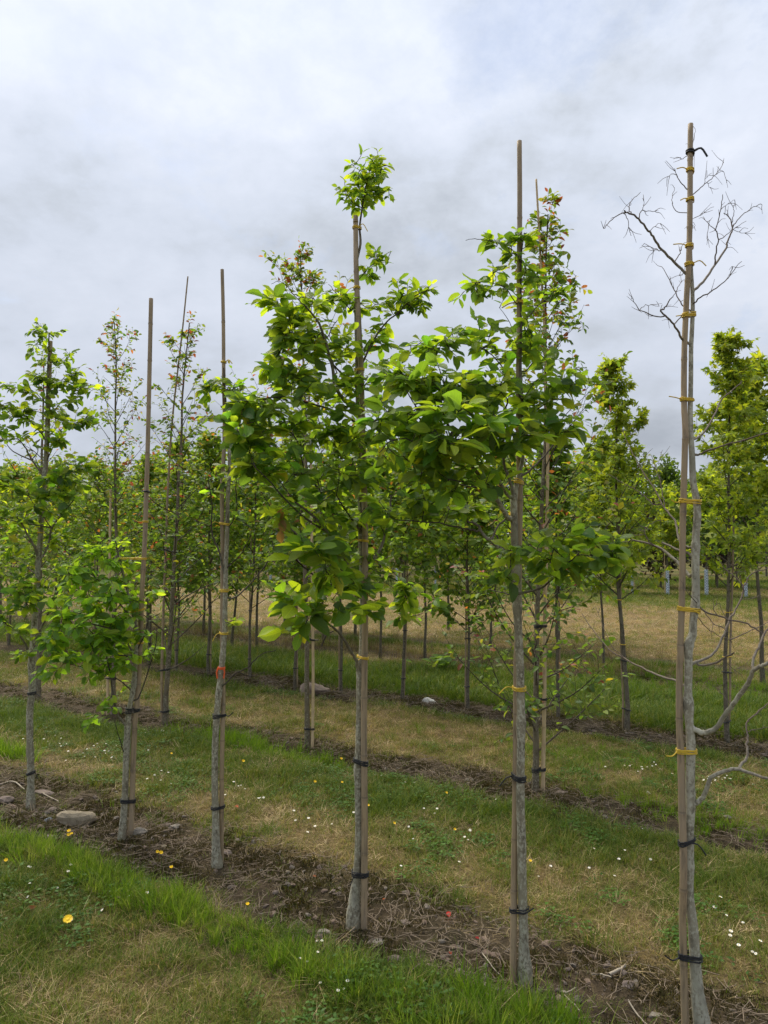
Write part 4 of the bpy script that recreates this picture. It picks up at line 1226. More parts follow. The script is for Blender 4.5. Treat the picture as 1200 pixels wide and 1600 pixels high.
    C = [(572, 270, 38, 26, 0, 14, .68, .5), (565, 305, 34, 22, 0, 9, .68), (590, 250, 18, 14, 0, 4, .6, .5), (600, 300, 18, 16, 0, 3, .65), (540, 285, 16, 14, 0, 2, .7, .8),
         (590, 400, 24, 14, 0, 4, .7), (580, 425, 20, 14, 0, 3, .7), (630, 455, 36, 20, -.05, 8, .75), (672, 452, 18, 8, -.08, 2, .65), (600, 475, 30, 24, 0, 5, .8), (650, 480, 26, 16, -.05, 4, .7),
         (425, 468, 24, 14, -.15, 4, 1.1, 1.0), (440, 500, 26, 22, -.2, 6, 1.2, .8), (480, 480, 36, 24, -.15, 8, .85, .5), (520, 465, 30, 24, 0, 6, .75, .4), (545, 470, 20, 24, .05, 4, .8),
         (470, 540, 50, 30, -.2, 13, .95, .3), (525, 540, 36, 34, -.1, 8, .95), (590, 550, 26, 34, 0, 6, .95), (440, 590, 34, 28, -.2, 7, .95), (500, 600, 50, 30, -.15, 10, 1), (560, 610, 34, 34, -.1, 7, .95, .3), (605, 610, 26, 26, 0, 5, .9),
         (390, 635, 30, 26, -.25, 7, 1), (375, 680, 26, 28, -.3, 7, 1.25), (430, 645, 44, 30, -.25, 11, 1.05), (490, 665, 50, 34, -.15, 11, 1), (550, 680, 44, 34, -.1, 10, 1), (600, 690, 34, 30, 0, 6, .95),
         (400, 730, 30, 24, -.3, 6, 1), (455, 725, 45, 28, -.25, 10, 1.05), (520, 745, 50, 30, -.15, 12, 1), (580, 740, 36, 30, 0, 7, .95), (425, 790, 20, 24, -.3, 3, .95, .8), (490, 800, 36, 26, -.2, 7, .95), (545, 800, 40, 28, -.05, 8, .95), (595, 800, 30, 28, .05, 5, .9),
         (490, 868, 36, 28, -.42, 5, 1.4, 1.3), (520, 880, 20, 20, -.4, 3, 1.1, .4), (530, 850, 36, 24, -.1, 6, .95), (580, 880, 24, 24, 0, 4, .95), (470, 935, 36, 26, -.38, 5, 1.4, 1.3), (460, 968, 28, 20, -.38, 3, 1.3, .8), (535, 940, 34, 20, -.3, 3, 1.3, 1), (545, 905, 26, 20, -.2, 4, 1.05), (575, 945, 18, 26, -.1, 4, 1.05), (505, 905, 20, 18, -.4, 3, 1.1, .6),
         (632, 920, 24, 14, .1, 4, .9), (632, 955, 16, 18, .1, 4, .95, .6), (678, 935, 12, 18, .1, 2, .9)]
    t, b = hero_tree('C', 'leafy_tree', 'young tree with bright green leaves and a leafy tuft above its stake', YC, tr, B, C, PAL_BROAD, M_BARK, 0.069)
    # the withered brown leaf hanging in it
    lv = Leaves('broad')
    for dx, py in ((0, 800), (2, 818), (-1, 835)):
        lv.add(P(440 + dx, py - 6, YC - 0.33), np.array((rng.normal(0, .15), 0.1, -1.0)), np.array((rng.normal(0, .3), -1, 0.2)), 0.052, np.array((0.19, 0.115, 0.06)))
    tag(link('withered_leaf', lv.batch('withered_leaf', M_LEAF, None, b), t), 'shrivelled brown leaf cluster')
    stake('bamboo stake of the tree whose leafy tuft tops the stake', [(569, 1432), (570, 1280), (569, 1150), (570, 1025), (571, 910), (570, 800), (567, 676), (564, 575), (560.5, 500), (557, 425), (555.5, 330)],
          11, 8.5, YC, 'C', -1, [(357, 'y', 3), (453, 'y', 3), (579, 'y', 3), (845, 'y', 2), (1027, 'y', 3), (1189, 'k', 4), (1363, 'k', 4)])

    # ---- D: sparse tree with the orange tag
    tr = [(339, 1348, 19), (338, 1330, 15), (337, 1283, 12), (336, 1217, 11.5), (338, 1150, 11), (340, 1110, 10.5), (342, 1083, 10), (346, 1037, 9.5), (350, 983, 9), (351, 947, 8.5), (352, 910, 8), (352.5, 875, 8), (355, 825, 7), (357, 775, 6.5), (359, 737, 5.5), (357, 690, 4.5), (353, 640, 3.5), (350, 600, 2.5), (349, 575, 1.8)]
    B = [br(ZM4, [(206, 805), (170, 650), (130, 550), (120, 480), (125, 350), (100, 200)], 4, 1.6, -0.1), br(ZM4, [(222, 505), (260, 440), (280, 350), (275, 230), (300, 130)], 3.2, 1.4, -0.1), br(ZM4, [(218, 748), (300, 670), (370, 545)], 3, 1.8, -0.1),
         br(ZM4, [(222, 952), (300, 910), (400, 810), (480, 700), (510, 640), (500, 580)], 3.6, 1.6, 0.1), br(ZM4, [(120, 490), (60, 470), (0, 440)], 2, 1, 0), br(ZM4, [(270, 440), (340, 480), (380, 500)], 2, 1, 0.1),
         br(ZL, [(1045, 672), (1100, 610), (1160, 580), (1200, 540), (1240, 510), (1290, 500)], 3.4, 1.4, -0.1), br(ZL, [(1110, 600), (1180, 620), (1240, 600)], 2, 1, 0.1), br(ZC, [(125, 1080), (180, 1100), (260, 1110)], 2, 1, -.1), br(ZM4, [(232, 290), (180, 200), (140, 120)], 3, 1.4, .1)]
    C = [(345, 600, 22, 14, -.02, 4, .8, .8), (325, 610, 16, 16, -.03, 3, .95, .5), (375, 605, 22, 14, -.02, 3, .85, .4), (318, 645, 8, 14, -.03, 1, .9), (340, 740, 14, 26, -.05, 2, .8, .2), (325, 760, 12, 12, -.03, 1, .8), (375, 800, 10, 20, 0, 2, .8, .3), (395, 640, 16, 16, 0, 3, .85), (372, 965, 10, 14, 0, 1, .9), (440, 905, 20, 10, .1, 2, .7, 1)]
    t, b = hero_tree('D', 'sparse_tree', 'thin young tree with few leaves and pale twisting side branches, orange tag on its stem', YD, tr, B, C, PAL_BROAD, M_BARK, 0.069)
    g = Geo()
    c = P(345, 1045, YD)
    tp, wr, _ = TRUNKS['D']
    o = np.argsort(tp[:, 2])
    cc = np.array((np.interp(c[2], tp[o, 2], tp[o, 0]), np.interp(c[2], tp[o, 2], tp[o, 1]))); r_ = np.interp(c[2], tp[o, 2], wr[o]) + .003
    for q in range(3):
        lp = hull_loop(cc, r_, None, 0, 20)
        g.tube(np.column_stack([lp, np.full(len(lp), c[2] + q * 0.004)]), 0.0024, 5)
    for s in (-1, 1):
        e = np.array((cc[0] + s * r_ * .8, cc[1] - r_ * .7, c[2] + .01))
        g.tube([e, e + np.array((s * .006, -.006, -.025)), e + np.array((s * .002, -.006, -.055))], 0.004, 5)
    tag(link('plastic_tag', g.mesh('plastic_tag', M_TAG, b), t), 'bright orange plastic ribbon')
    stake('bamboo stake of the sparse tree with the orange tag', [(343, 1345), (345, 1260), (348, 1117), (345, 1007), (347, 850), (347.5, 760), (350, 690), (349, 600), (348.5, 500), (347, 415)],
          8.2, 6, YD, 'D', 1, [(565, 'y', 2), (668, 'y', 2), (818, 'y', 3), (923, 'y', 4), (990, 'y', 3), (1118, 'k', 3), (1262, 'k', 3)])

    # ---- E: low bushy tree below a bare stake
    tr = [(191, 1305, 15), (193, 1285, 12.5), (195, 1250, 11), (197, 1200, 10.5), (200, 1150, 10), (203, 1110, 9), (209, 1075, 8.5), (211, 1040, 7.5), (212, 990, 6.5), (205, 950, 5), (195, 910, 4), (185, 870, 3), (180, 845, 2)]
    B = [br(ZL, [(600, 870), (575, 830), (550, 800), (530, 700), (510, 570), (490, 480)], 4.5, 2, -0.15), br(ZL, [(635, 730), (655, 710), (700, 580), (730, 470), (735, 420)], 3, 1.4, 0.05), br(ZL, [(632, 540), (620, 500), (560, 420), (460, 380), (390, 370)], 4, 1.6, -0.25),
         br(ZL, [(632, 520), (560, 520), (470, 470), (420, 400)], 3.5, 1.5, -0.2), br(ZL, [(595, 990), (575, 960), (550, 880), (535, 820)], 2.6, 1, -0.1), br(ZL, [(640, 420), (600, 330), (520, 230), (440, 150)], 4, 1.4, -0.1), br(ZL, [(640, 500), (680, 420), (700, 330)], 2.4, 1, 0), br(ZL, [(620, 690), (560, 640), (480, 600), (400, 580), (300, 560)], 3, 1.2, -.2)]
    C = [(150, 870, 34, 22, 0, 7, .85, .8), (185, 890, 30, 24, 0, 8, .9, .8), (120, 900, 34, 24, -.1, 8, .9, .3), (160, 925, 44, 26, -.1, 12, 1, .2), (200, 935, 26, 24, 0, 7, .9, .4), (110, 950, 34, 24, -.15, 8, 1), (150, 975, 50, 26, -.15, 13, 1.05), (200, 985, 30, 26, -.05, 8, 1),
         (90, 1005, 30, 24, -.2, 6, 1, .2), (130, 1020, 44, 24, -.2, 10, 1.05), (180, 1025, 36, 22, -.1, 8, 1), (75, 1050, 18, 14, -.2, 3, .95), (150, 1055, 24, 14, -.15, 4, .95), (165, 1110, 18, 16, -.1, 3, .8), (145, 1135, 12, 10, -.1, 1, .8), (228, 1010, 16, 20, .05, 3, .8), (200, 1065, 10, 12, 0, 1, .8), (175, 850, 30, 18, .05, 5, .8, 1), (245, 925, 14, 14, .05, 2, .8, .8), (130, 860, 20, 16, 0, 3, .85, .6)]
    hero_tree('E', 'leafy_tree', 'low bushy young tree with light green leaves by the large pale stone', YE, tr, B, C, PAL_LIGHT, M_BARK, 0.069)
    stake('tall bare bamboo stake standing out of the low bushy tree', [(204, 1305), (206, 1220), (210, 1130), (213, 1100), (216, 1010), (221, 930), (226, 850), (229, 760), (232, 650), (236, 466)], 9.6, 7.2, YE, 'E', 1,
          [(768, 'k', 1), (815, 'y', 3), (873, 'y', 3), (953, 'y', 3), (1005, 'y', 2), (1110, 'k', 4), (1252, 'k', 4)])

    # ---- F: full tree at the left
    tr = [(48, 1257, 15), (48, 1235, 12), (48, 1210, 11), (47, 1150, 10.5), (48, 1110, 10.5), (51, 1083, 11), (50, 1037, 10), (52, 985, 9.5), (54, 950, 9.5), (58, 907, 9), (60, 870, 8.5), (63, 830, 7.5), (66, 787, 7), (69, 737, 6), (71, 700, 5.2), (73, 640, 4.4), (75, 580, 3.4), (77, 520, 2)]
    B = [br(ZL4, [(240, 705), (215, 620), (170, 540), (140, 480), (90, 420)], 5, 2, -0.15), br(ZL4, [(255, 700), (300, 610), (325, 500), (400, 400), (470, 310)], 4.4, 1.8, -0.15), br(ZL4, [(325, 500), (230, 380), (180, 300)], 2.6, 1.2, -0.1), br(ZL4, [(320, 498), (150, 470), (0, 435)], 3, 1.4, -0.1),
         br(ZL4, [(265, 180), (240, 130), (190, 60), (160, 0), (110, -60)], 4, 1.6, -0.1), br(ZL4, [(195, 75), (80, 20), (30, -40)], 3, 1.2, 0), br(ZL4, [(285, 100), (320, 20), (360, -80), (430, -170)], 3, 1.2, .1), br(ZL4, [(200, 70), (235, 30), (240, -20)], 2, 1, 0),
         br(ZL, [(150, 570), (120, 470), (60, 400), (10, 360)], 4, 1.6, -.2), br(ZL, [(155, 450), (210, 360), (250, 270), (290, 180)], 4.5, 1.8, -.1), br(ZL4, [(283, -60), (200, -160), (130, -230)], 3, 1.2, -.05), br(ZL4, [(290, -150), (360, -260), (420, -300)], 2.6, 1.1, .05), br(ZL4, [(300, -260), (240, -330), (180, -380)], 2.2, 1, 0),
         br(ZL4, [(300, -280), (360, -380), (400, -440)], 2, 1, 0)]
    C = [(72, 520, 26, 16, 0, 6, .75, .4), (60, 545, 22, 18, 0, 4, .8), (95, 555, 22, 16, 0, 4, .8), (70, 585, 32, 20, -.05, 8, .9, .2), (110, 580, 22, 16, 0, 4, .8), (40, 600, 28, 18, -.05, 5, .9), (95, 610, 34, 22, -.05, 8, .95), (130, 610, 18, 20, 0, 4, .85), (20, 640, 26, 22, -.1, 6, .95), (60, 645, 34, 22, -.05, 7, .95), (110, 650, 34, 20, -.05, 8, .95), (140, 655, 14, 12, 0, 2, .85),
         (15, 680, 22, 18, -.1, 4, .95), (70, 685, 30, 18, 0, 5, .9), (0, 620, 20, 30, -.1, 5, .9), (105, 690, 26, 14, 0, 4, .9), (15, 755, 34, 20, -.1, 7, .95), (55, 760, 34, 22, -.15, 8, 1), (100, 745, 30, 20, -.15, 8, 1), (125, 725, 18, 14, -.15, 4, 1, .5), (90, 785, 30, 22, -.2, 7, 1.05, .3), (130, 765, 20, 20, -.05, 4, .9), (30, 800, 36, 24, -.1, 8, .95), (70, 830, 34, 22, 0, 6, .9), (10, 850, 24, 26, -.1, 6, .95), (100, 830, 24, 22, 0, 4, .85),
         (25, 905, 26, 24, -.2, 8, 1), (50, 935, 24, 16, -.2, 5, 1, .5), (15, 960, 20, 20, -.2, 5, 1.05), (25, 985, 12, 10, -.2, 2, 1), (80, 940, 20, 16, -.1, 4, .9, .6), (75, 905, 20, 22, 0, 4, .85), (110, 880, 20, 20, 0, 3, .85), (35, 1025, 14, 10, -.15, 2, .95), (60, 1000, 12, 10, -.1, 2, .85)]
    hero_tree('F', 'leafy_tree', 'full young tree with layered mid green leaves, next along from the low bushy tree', YF, tr, B, C, PAL_BROAD, M_BARK, 0.069)
    stake('bamboo stake hidden among the layered leaves of the full tree', [(45, 1256), (44, 1200), (46, 1083), (52, 950), (60, 850), (68, 740), (74, 640), (77, 560), (78, 528)], 7.5, 5.5, YF, 'F', 1, [(832, 'y', 2), (909, 'y', 2), (1083, 'k', 3), (1209, 'k', 3)])


build_front_row()


# ================================================================ rows behind
def gen_tree(name, label, px, py, top, hw, bottom, pal, bark, leafk, leaf, nlimb, nshoot, nleaf, group=None, topx=None, trunk_px=9, nparts=0, low=0.0, colm=0.8, lean=0, key=None, cat='tree', young=0.0, bare=0.0, limb_obj=False, lmat=None):
    """young nursery tree: foot at photo pixel (px, py), tip at row top, crown half-width hw pixels, crown from row bottom"""
    b = G(px, py)
    Y = b[1]
    b[2] = float(height(b[0], b[1]))
    H = P(px, top, Y)[2]; zb = P(px, bottom, Y)[2]
    tx = 0 if topx is None else (topx - px) / F_PX * Y
    hwm = hw / F_PX * Y
    n = 16
    k = np.linspace(0, 1, n)
    tp = np.stack([b[0] + tx * k + (fbm(k * 5, k * 0 + px, 7, 2) - .5) * 0.05 * (k > 0.05), Y + (fbm(k * 5, k * 0 + px + 50, 9, 2) - .5) * 0.06 * (k > 0.05), b[2] + H * k], -1)
    tp[0, 2] -= 0.06
    r0 = trunk_px / F_PX * Y / 2
    wr = r0 * (1 - 0.86 * k) ** 0.8 * (1 + 0.35 * np.exp(-k * 40))
    tree = thing(name, label, cat, b, group)
    g = Geo(); g.tube(tp, wr, 8, 0.08)
    link('trunk', g.mesh('trunk', bark, b), tree)
    if key: TRUNKS[key] = (tp, wr, b)
    lv = Leaves(leafk)
    allb, tw = Geo(), Geo()
    for i in range(nlimb):
        f = (i + rng.uniform(0, 0.9)) / nlimb
        z = zb - low + (H - zb + low) * f * 0.97
        kk = np.clip(z / H, 0.05, 0.985)
        a0 = np.array([np.interp(kk, k, tp[:, j]) for j in range(3)])
        az = i * 2.39996 + rng.uniform(-0.5, 0.5)
        L = hwm * (0.35 + 0.75 * math.sin(math.pi * min(1, 0.25 + 0.75 * (1 - f) ** 0.75)) if colm > 0.9 else (1.12 - 0.95 * f ** 1.25)) * rng.uniform(0.6, 1.15)
        el = R(rng.uniform(20, 48) + 22 * f)
        d = np.array((math.cos(az) * math.cos(el), math.sin(az) * math.cos(el), math.sin(el)))
        L3 = L / max(math.cos(el), 0.5)
        p1 = a0 + d * L3 * 0.5 + rng.normal(0, .03 * L3, 3); p2 = a0 + d * L3 + np.array((0, 0, L3 * rng.uniform(-.1, .25)))
        path = smooth_path([a0, p1, p2], 4)
        rl = max(0.0022, r0 * 0.42 * (1 - kk * 0.75))
        gg = Geo() if limb_obj else allb
        gg.tube(path, np.linspace(rl, 0.001, len(path)), 5)
        if limb_obj: link('branch', gg.mesh('branch', bark, b), tree)
        if rng.uniform() < bare: continue
        for s in range(nshoot):
            t = rng.uniform(0.22, 1.0) if s else 1.0
            q = np.array([np.interp(t, np.linspace(0, 1, len(path)), path[:, j]) for j in range(3)])
            sd = unit(d + rng.normal(0, 0.75, 3) + np.array((0, 0, 0.15)))
            sl_ = L3 * rng.uniform(0.25, 0.5) if s else L3 * 0.22
            sl_ = min(max(sl_, 0.07), 0.34)
            e = q + sd * sl_
            sp = np.stack([q, (q + e) / 2 + rng.normal(0, .015, 3), e])
            if Y < 10: tw.tube(sp, [0.0018, 0.0014, 0.0008], 3)
            leafy_shoot(lv, sp, nleaf, leaf, pal, young + 1.0 * (f - 0.55), start=0.1, up=0.6)
    # leaves along the leader
    for s in range(max(3, nlimb // 4)):
        kk = rng.uniform(0.72, 1.0) if s else 1.0
        q = np.array([np.interp(kk, k, tp[:, j]) for j in range(3)])
        e = q + unit(rng.normal(0, .5, 3) + np.array((0, 0, 1.0))) * 0.12
        leafy_shoot(lv, [q, (q + e) / 2, e], nleaf, leaf * 0.8, pal, young + 1.2, start=0.0, up=.5)
    if allb.V: link('branches', allb.mesh('branches', bark, b), tree)
    if tw.V:
        o = link('twigs', tw.mesh('twigs', bark, b), tree); o['kind'] = 'stuff'
    mat = lmat or M_SMALL
    if nparts: finish_leaves(lv, tree, b, mat, nparts)
    else:
        o = link('crown', lv.batch('crown', mat, None, b), tree); o['kind'] = 'stuff'
    return tree


def build_second_row():
    gen_tree('red_tipped_tree', 'small-leaved tree with reddish shoot tips behind the dense tree with the tall stake', 836, 1236, 330, 122, 1010, PAL_R2, M_BARK2, 'small', 0.054, 58, 8, 6, topx=866, trunk_px=9.5,
             nparts=300, low=0.70, key='R2a', limb_obj=True)
    stake('thin fresh tan bamboo cane behind the dense leafy tree, taller than its neighbours', [(848, 1242), (850, 1100), (851, 950), (855, 760), (853, 640), (850, 540), (846, 440), (837, 277)], 7.2, 3.4, G(836, 1236)[1], 'R2a', -1,
          [(978, 'k', 3), (1092, 'k', 3), (1202, 'k', 4)], M_CANE_NEW)
    gen_tree('red_tipped_tree', 'small-leaved tree with reddish shoot tips behind the tree with the topmost tuft', 481, 1163, 392, 115, 900, PAL_R2, M_BARK2, 'small', 0.052, 40, 7, 6, topx=468, trunk_px=8, nparts=300, key='R2b', limb_obj=True)
    stake('fresh tan bamboo cane behind the centre tree, no higher than its leaves', [(488, 1165), (489, 1050), (488, 900), (486, 750), (482, 600)], 5.2, 4, G(481, 1163)[1], 'R2b', -1, [(1139, 'k', 3), (1000, 'k', 2)], M_CANE_NEW)
    gen_tree('red_tipped_tree', 'airy small-leaved tree with reddish tips tied to a cane that tops it', 259, 1128, 500, 82, 1030, PAL_R2, M_BARK2, 'small', 0.052, 44, 7, 5, topx=286, trunk_px=8, nparts=300, low=0.1, key='R2c', limb_obj=True, bare=0.12)
    stake('slender bamboo cane ending far above the airy red-tipped tree', [(252, 1132), (254, 1000), (258, 880), (266, 700), (276, 600), (293, 430)], 5, 2.4, G(259, 1128)[1], 'R2c', 1, [(859, 'k', 2), (1047, 'k', 3), (1112, 'k', 3), (712, 'y', 2)])
    gen_tree('red_tipped_tree', 'airy small-leaved tree with reddish tips, no cane visible, above the low bushy tree', 178, 1112, 502, 80, 1000, PAL_R2, M_BARK2, 'small', 0.052, 42, 7, 5, topx=172, trunk_px=7, nparts=300, key='R2d', limb_obj=True, bare=0.1)
    stake('short bamboo cane behind the low bushy tree', [(168, 1116), (168, 1020), (170, 900), (172, 760)], 5, 4, G(178, 1112)[1], 'R2d', 1, [(1060, 'k', 2)], M_CANE_NEW)
    gen_tree('red_tipped_tree', 'small-leaved tree with reddish tips showing behind the full layered tree', 60, 1092, 560, 62, 960, PAL_R2, M_BARK2, 'small', 0.050, 28, 5, 5, trunk_px=8, nparts=200, limb_obj=True)


def build_back_rows():
    g3 = 'young trees in the third row'
    row3 = [  # px, py, top, hw, bottom, palette, leaf kind, label, name
        (1136, 1156, 522, 66, 870, PAL_MAPLE, 'maple', 'slim yellow-green maple rising behind the leafless tree', 'maple_tree', 1150, 10),
        (978, 1137, 560, 62, 880, PAL_MAPLE, 'maple', 'slim yellow-green maple between the leafless tree and the dense leafy tree', 'maple_tree', 964, 10.5),
        (872, 1118, 690, 56, 900, PAL_MIX, 'small', 'young mixed green tree behind the fresh tan cane', 'young_tree', None, 7),
        (731, 1103, 730, 60, 940, PAL_MIX, 'small', 'young tree with orange-tinted leaves behind the dense leafy tree', 'young_tree', None, 7),
        (628, 1090, 700, 52, 880, PAL_MIX, 'small', 'young green tree with a straight clear stem by the white rock', 'young_tree', 640, 6.5),
        (533, 1077, 690, 48, 900, PAL_MIX, 'small', 'young green tree with a clear stem by the brown boulder', 'young_tree', None, 6),
        (461, 1074, 670, 46, 890, PAL_MIX, 'small', None, 'young_tree', None, 5.5),
        (391, 1059, 640, 52, 890, PAL_MIX, 'small', None, 'young_tree', 398, 6),
        (326, 1053, 690, 50, 880, PAL_MIX, 'small', None, 'young_tree', None, 6),
        (276, 1046, 700, 50, 900, PAL_MIX, 'small', None, 'young_tree', None, 5.5),
        (232, 1036, 720, 50, 900, PAL_MIX, 'small', None, 'young_tree', None, 5),
        (150, 1026, 735, 52, 890, PAL_MIX, 'small', None, 'young_tree', None, 5),
        (85, 1017, 740, 52, 890, PAL_MIX, 'small', None, 'young_tree', None, 5),
        (14, 1006, 735, 52, 890, PAL_MIX, 'small', None, 'young_tree', None, 5)]
    for i, (px, py, top, hw, bot, pal, lk, lb, nm, tx, tpx) in enumerate(row3):
        k = 'r3_%d' % i
        big = nm == 'maple_tree'
        gen_tree(nm, lb or 'young third-row tree behind the ' + {461: 'stem left of the brown boulder', 391: 'pale side branches of the sparse tree', 326: 'gap beside the sparse tree', 276: 'airy red-tipped tree tied to a cane', 232: 'tall bare bamboo stake', 150: 'crown of the low bushy tree', 85: 'stem of the full layered tree', 14: 'outer boughs of the full layered tree'}[px], px, py, top, hw * (1.0 if big else 1.3), bot + (45 if px > 440 else 60), pal, M_BARK3, lk, 0.062 if lk == 'maple' else 0.078,
                 50 if big else 42, 8 if big else 10, 7 if big else 6, g3, tx, tpx * 0.72, low=0.05, key=k)
        Y = G(px, py)[1]
        sw = 9 / Y * 5
        txx = px if tx is None else tx
        mx = px + (txx - px) * .55
        s = -1 if i % 2 else 1
        stake({0: 'weathered stake of the slim maple rising behind the leafless tree', 1: 'weathered stake of the slim maple between the leafless and dense trees'}.get(i, 'thin weathered stake beside a stem of the third row'),
              [(px + s * 3, py + 1), ((px + mx) / 2 + s * 3, (py + top) / 2 + 100), (mx + s * 2, top + (py - top) * 0.42)], sw * .5, sw * .42, Y, k, 1,
              [(py - 30, 'k', 1), (py - 105, 'k', 1)] + ([(py - 200, 'y', 1), (py - 130, 'y', 1)] if big else []), None, None if i < 2 else 'third row stakes')
    g4 = 'young trees in the fourth and fifth rows'
    for i, (px, py, top, hw, bot, tx) in enumerate([(943, 1044, 720, 44, 860, 938), (664, 1026, 700, 42, 850, 660), (594, 1028, 720, 42, 850, 596), (765, 1010, 720, 44, 850, 790), (1192, 1070, 600, 56, 840, 1186), (402, 1012, 700, 44, 850, 400),
                                                   (362, 1010, 700, 44, 850, 384), (318, 990, 720, 40, 850, 318), (505, 1000, 720, 40, 850, 505), (230, 985, 730, 40, 850, 232), (170, 980, 740, 40, 850, 172), (105, 975, 745, 40, 850, 105),
                                                   (40, 970, 745, 40, 850, 42), (1060, 1032, 740, 40, 850, 1062), (870, 1000, 740, 36, 850, 870), (445, 985, 735, 40, 850, 445), (270, 972, 745, 40, 850, 270), (0, 960, 745, 40, 850, 0), (555, 990, 740, 38, 850, 556), (700, 985, 745, 36, 850, 702)]):
        if px == 1060: continue
        lean = abs(tx - px) > 15
        gen_tree('young_tree', {4: 'yellow-green young tree with a lichened stem, farthest right beyond the leafless tree'}.get(i, 'slender young tree leaning at the edge of the dry grass, behind the ' + ('dense leafy tree' if px > 600 else 'sparse tree') if lean else 'slender young green tree in the rows before the dry grass'),
                 px, py, top, hw * 1.6, bot + 55, PAL_MAPLE if i in (4, 0) else PAL_MIX, M_BARK3, 'far' if i > 4 else 'maple', 0.115, 40, 9, 6, g4, tx, 4.2 if i != 4 else 7)


def far_protos():
    out = []
    for v, (pal, hw, h, nl) in enumerate([(PAL_MIX, 0.8, 3.6, 34), (([(0.040, 0.075, 0.014), (0.060, 0.098, 0.016)], (1, 1)), 1.0, 4.0, 40), (PAL_MAPLE, 0.7, 3.8, 34),
                                          (([(0.016, 0.010, 0.014), (0.026, 0.014, 0.018), (0.012, 0.010, 0.013)], (1, 1, 1)), 0.85, 3.2, 46)]):
        lv, g = Leaves('far'), Geo()
        k = np.linspace(0, 1, 8)
        tp = np.stack([rng.normal(0, .02, 8), rng.normal(0, .02, 8), h * k - .05], -1)
        g.tube(tp, 0.04 * (1 - .85 * k), 6)
        lim = Geo()
        zb = 1.25 if v != 3 else 0.45
        for i in range(nl):
            f = (i + .5) / nl
            a0 = np.array((0, 0, zb + (h - zb) * f * .95))
            az = i * 2.4; el = R(25 + 25 * f)
            L = hw * (1.1 - 0.9 * f ** 1.4) * rng.uniform(.6, 1.15)
            d = np.array((math.cos(az) * math.cos(el), math.sin(az) * math.cos(el), math.sin(el)))
            e = a0 + d * L
            lim.tube([a0, (a0 + e) / 2, e], [.012, .008, .003], 4)
            for s in range(12):
                q = a0 + (e - a0) * rng.uniform(.25, 1.05) + rng.normal(0, .12, 3)
                for _ in range(4):
                    lv.add(q + rng.normal(0, .09, 3), rng.normal(0, 1, 3) + d * .5, rng.normal(0, .5, 3) + np.array((0, 0, .7)), rng.uniform(.12, .2), pick_col(pal))
        out.append((g.mesh('far_trunk', M_BARK3), lim.mesh('far_branches', M_BARK3), lv.batch('far_crown', M_SMALL)))
    return out


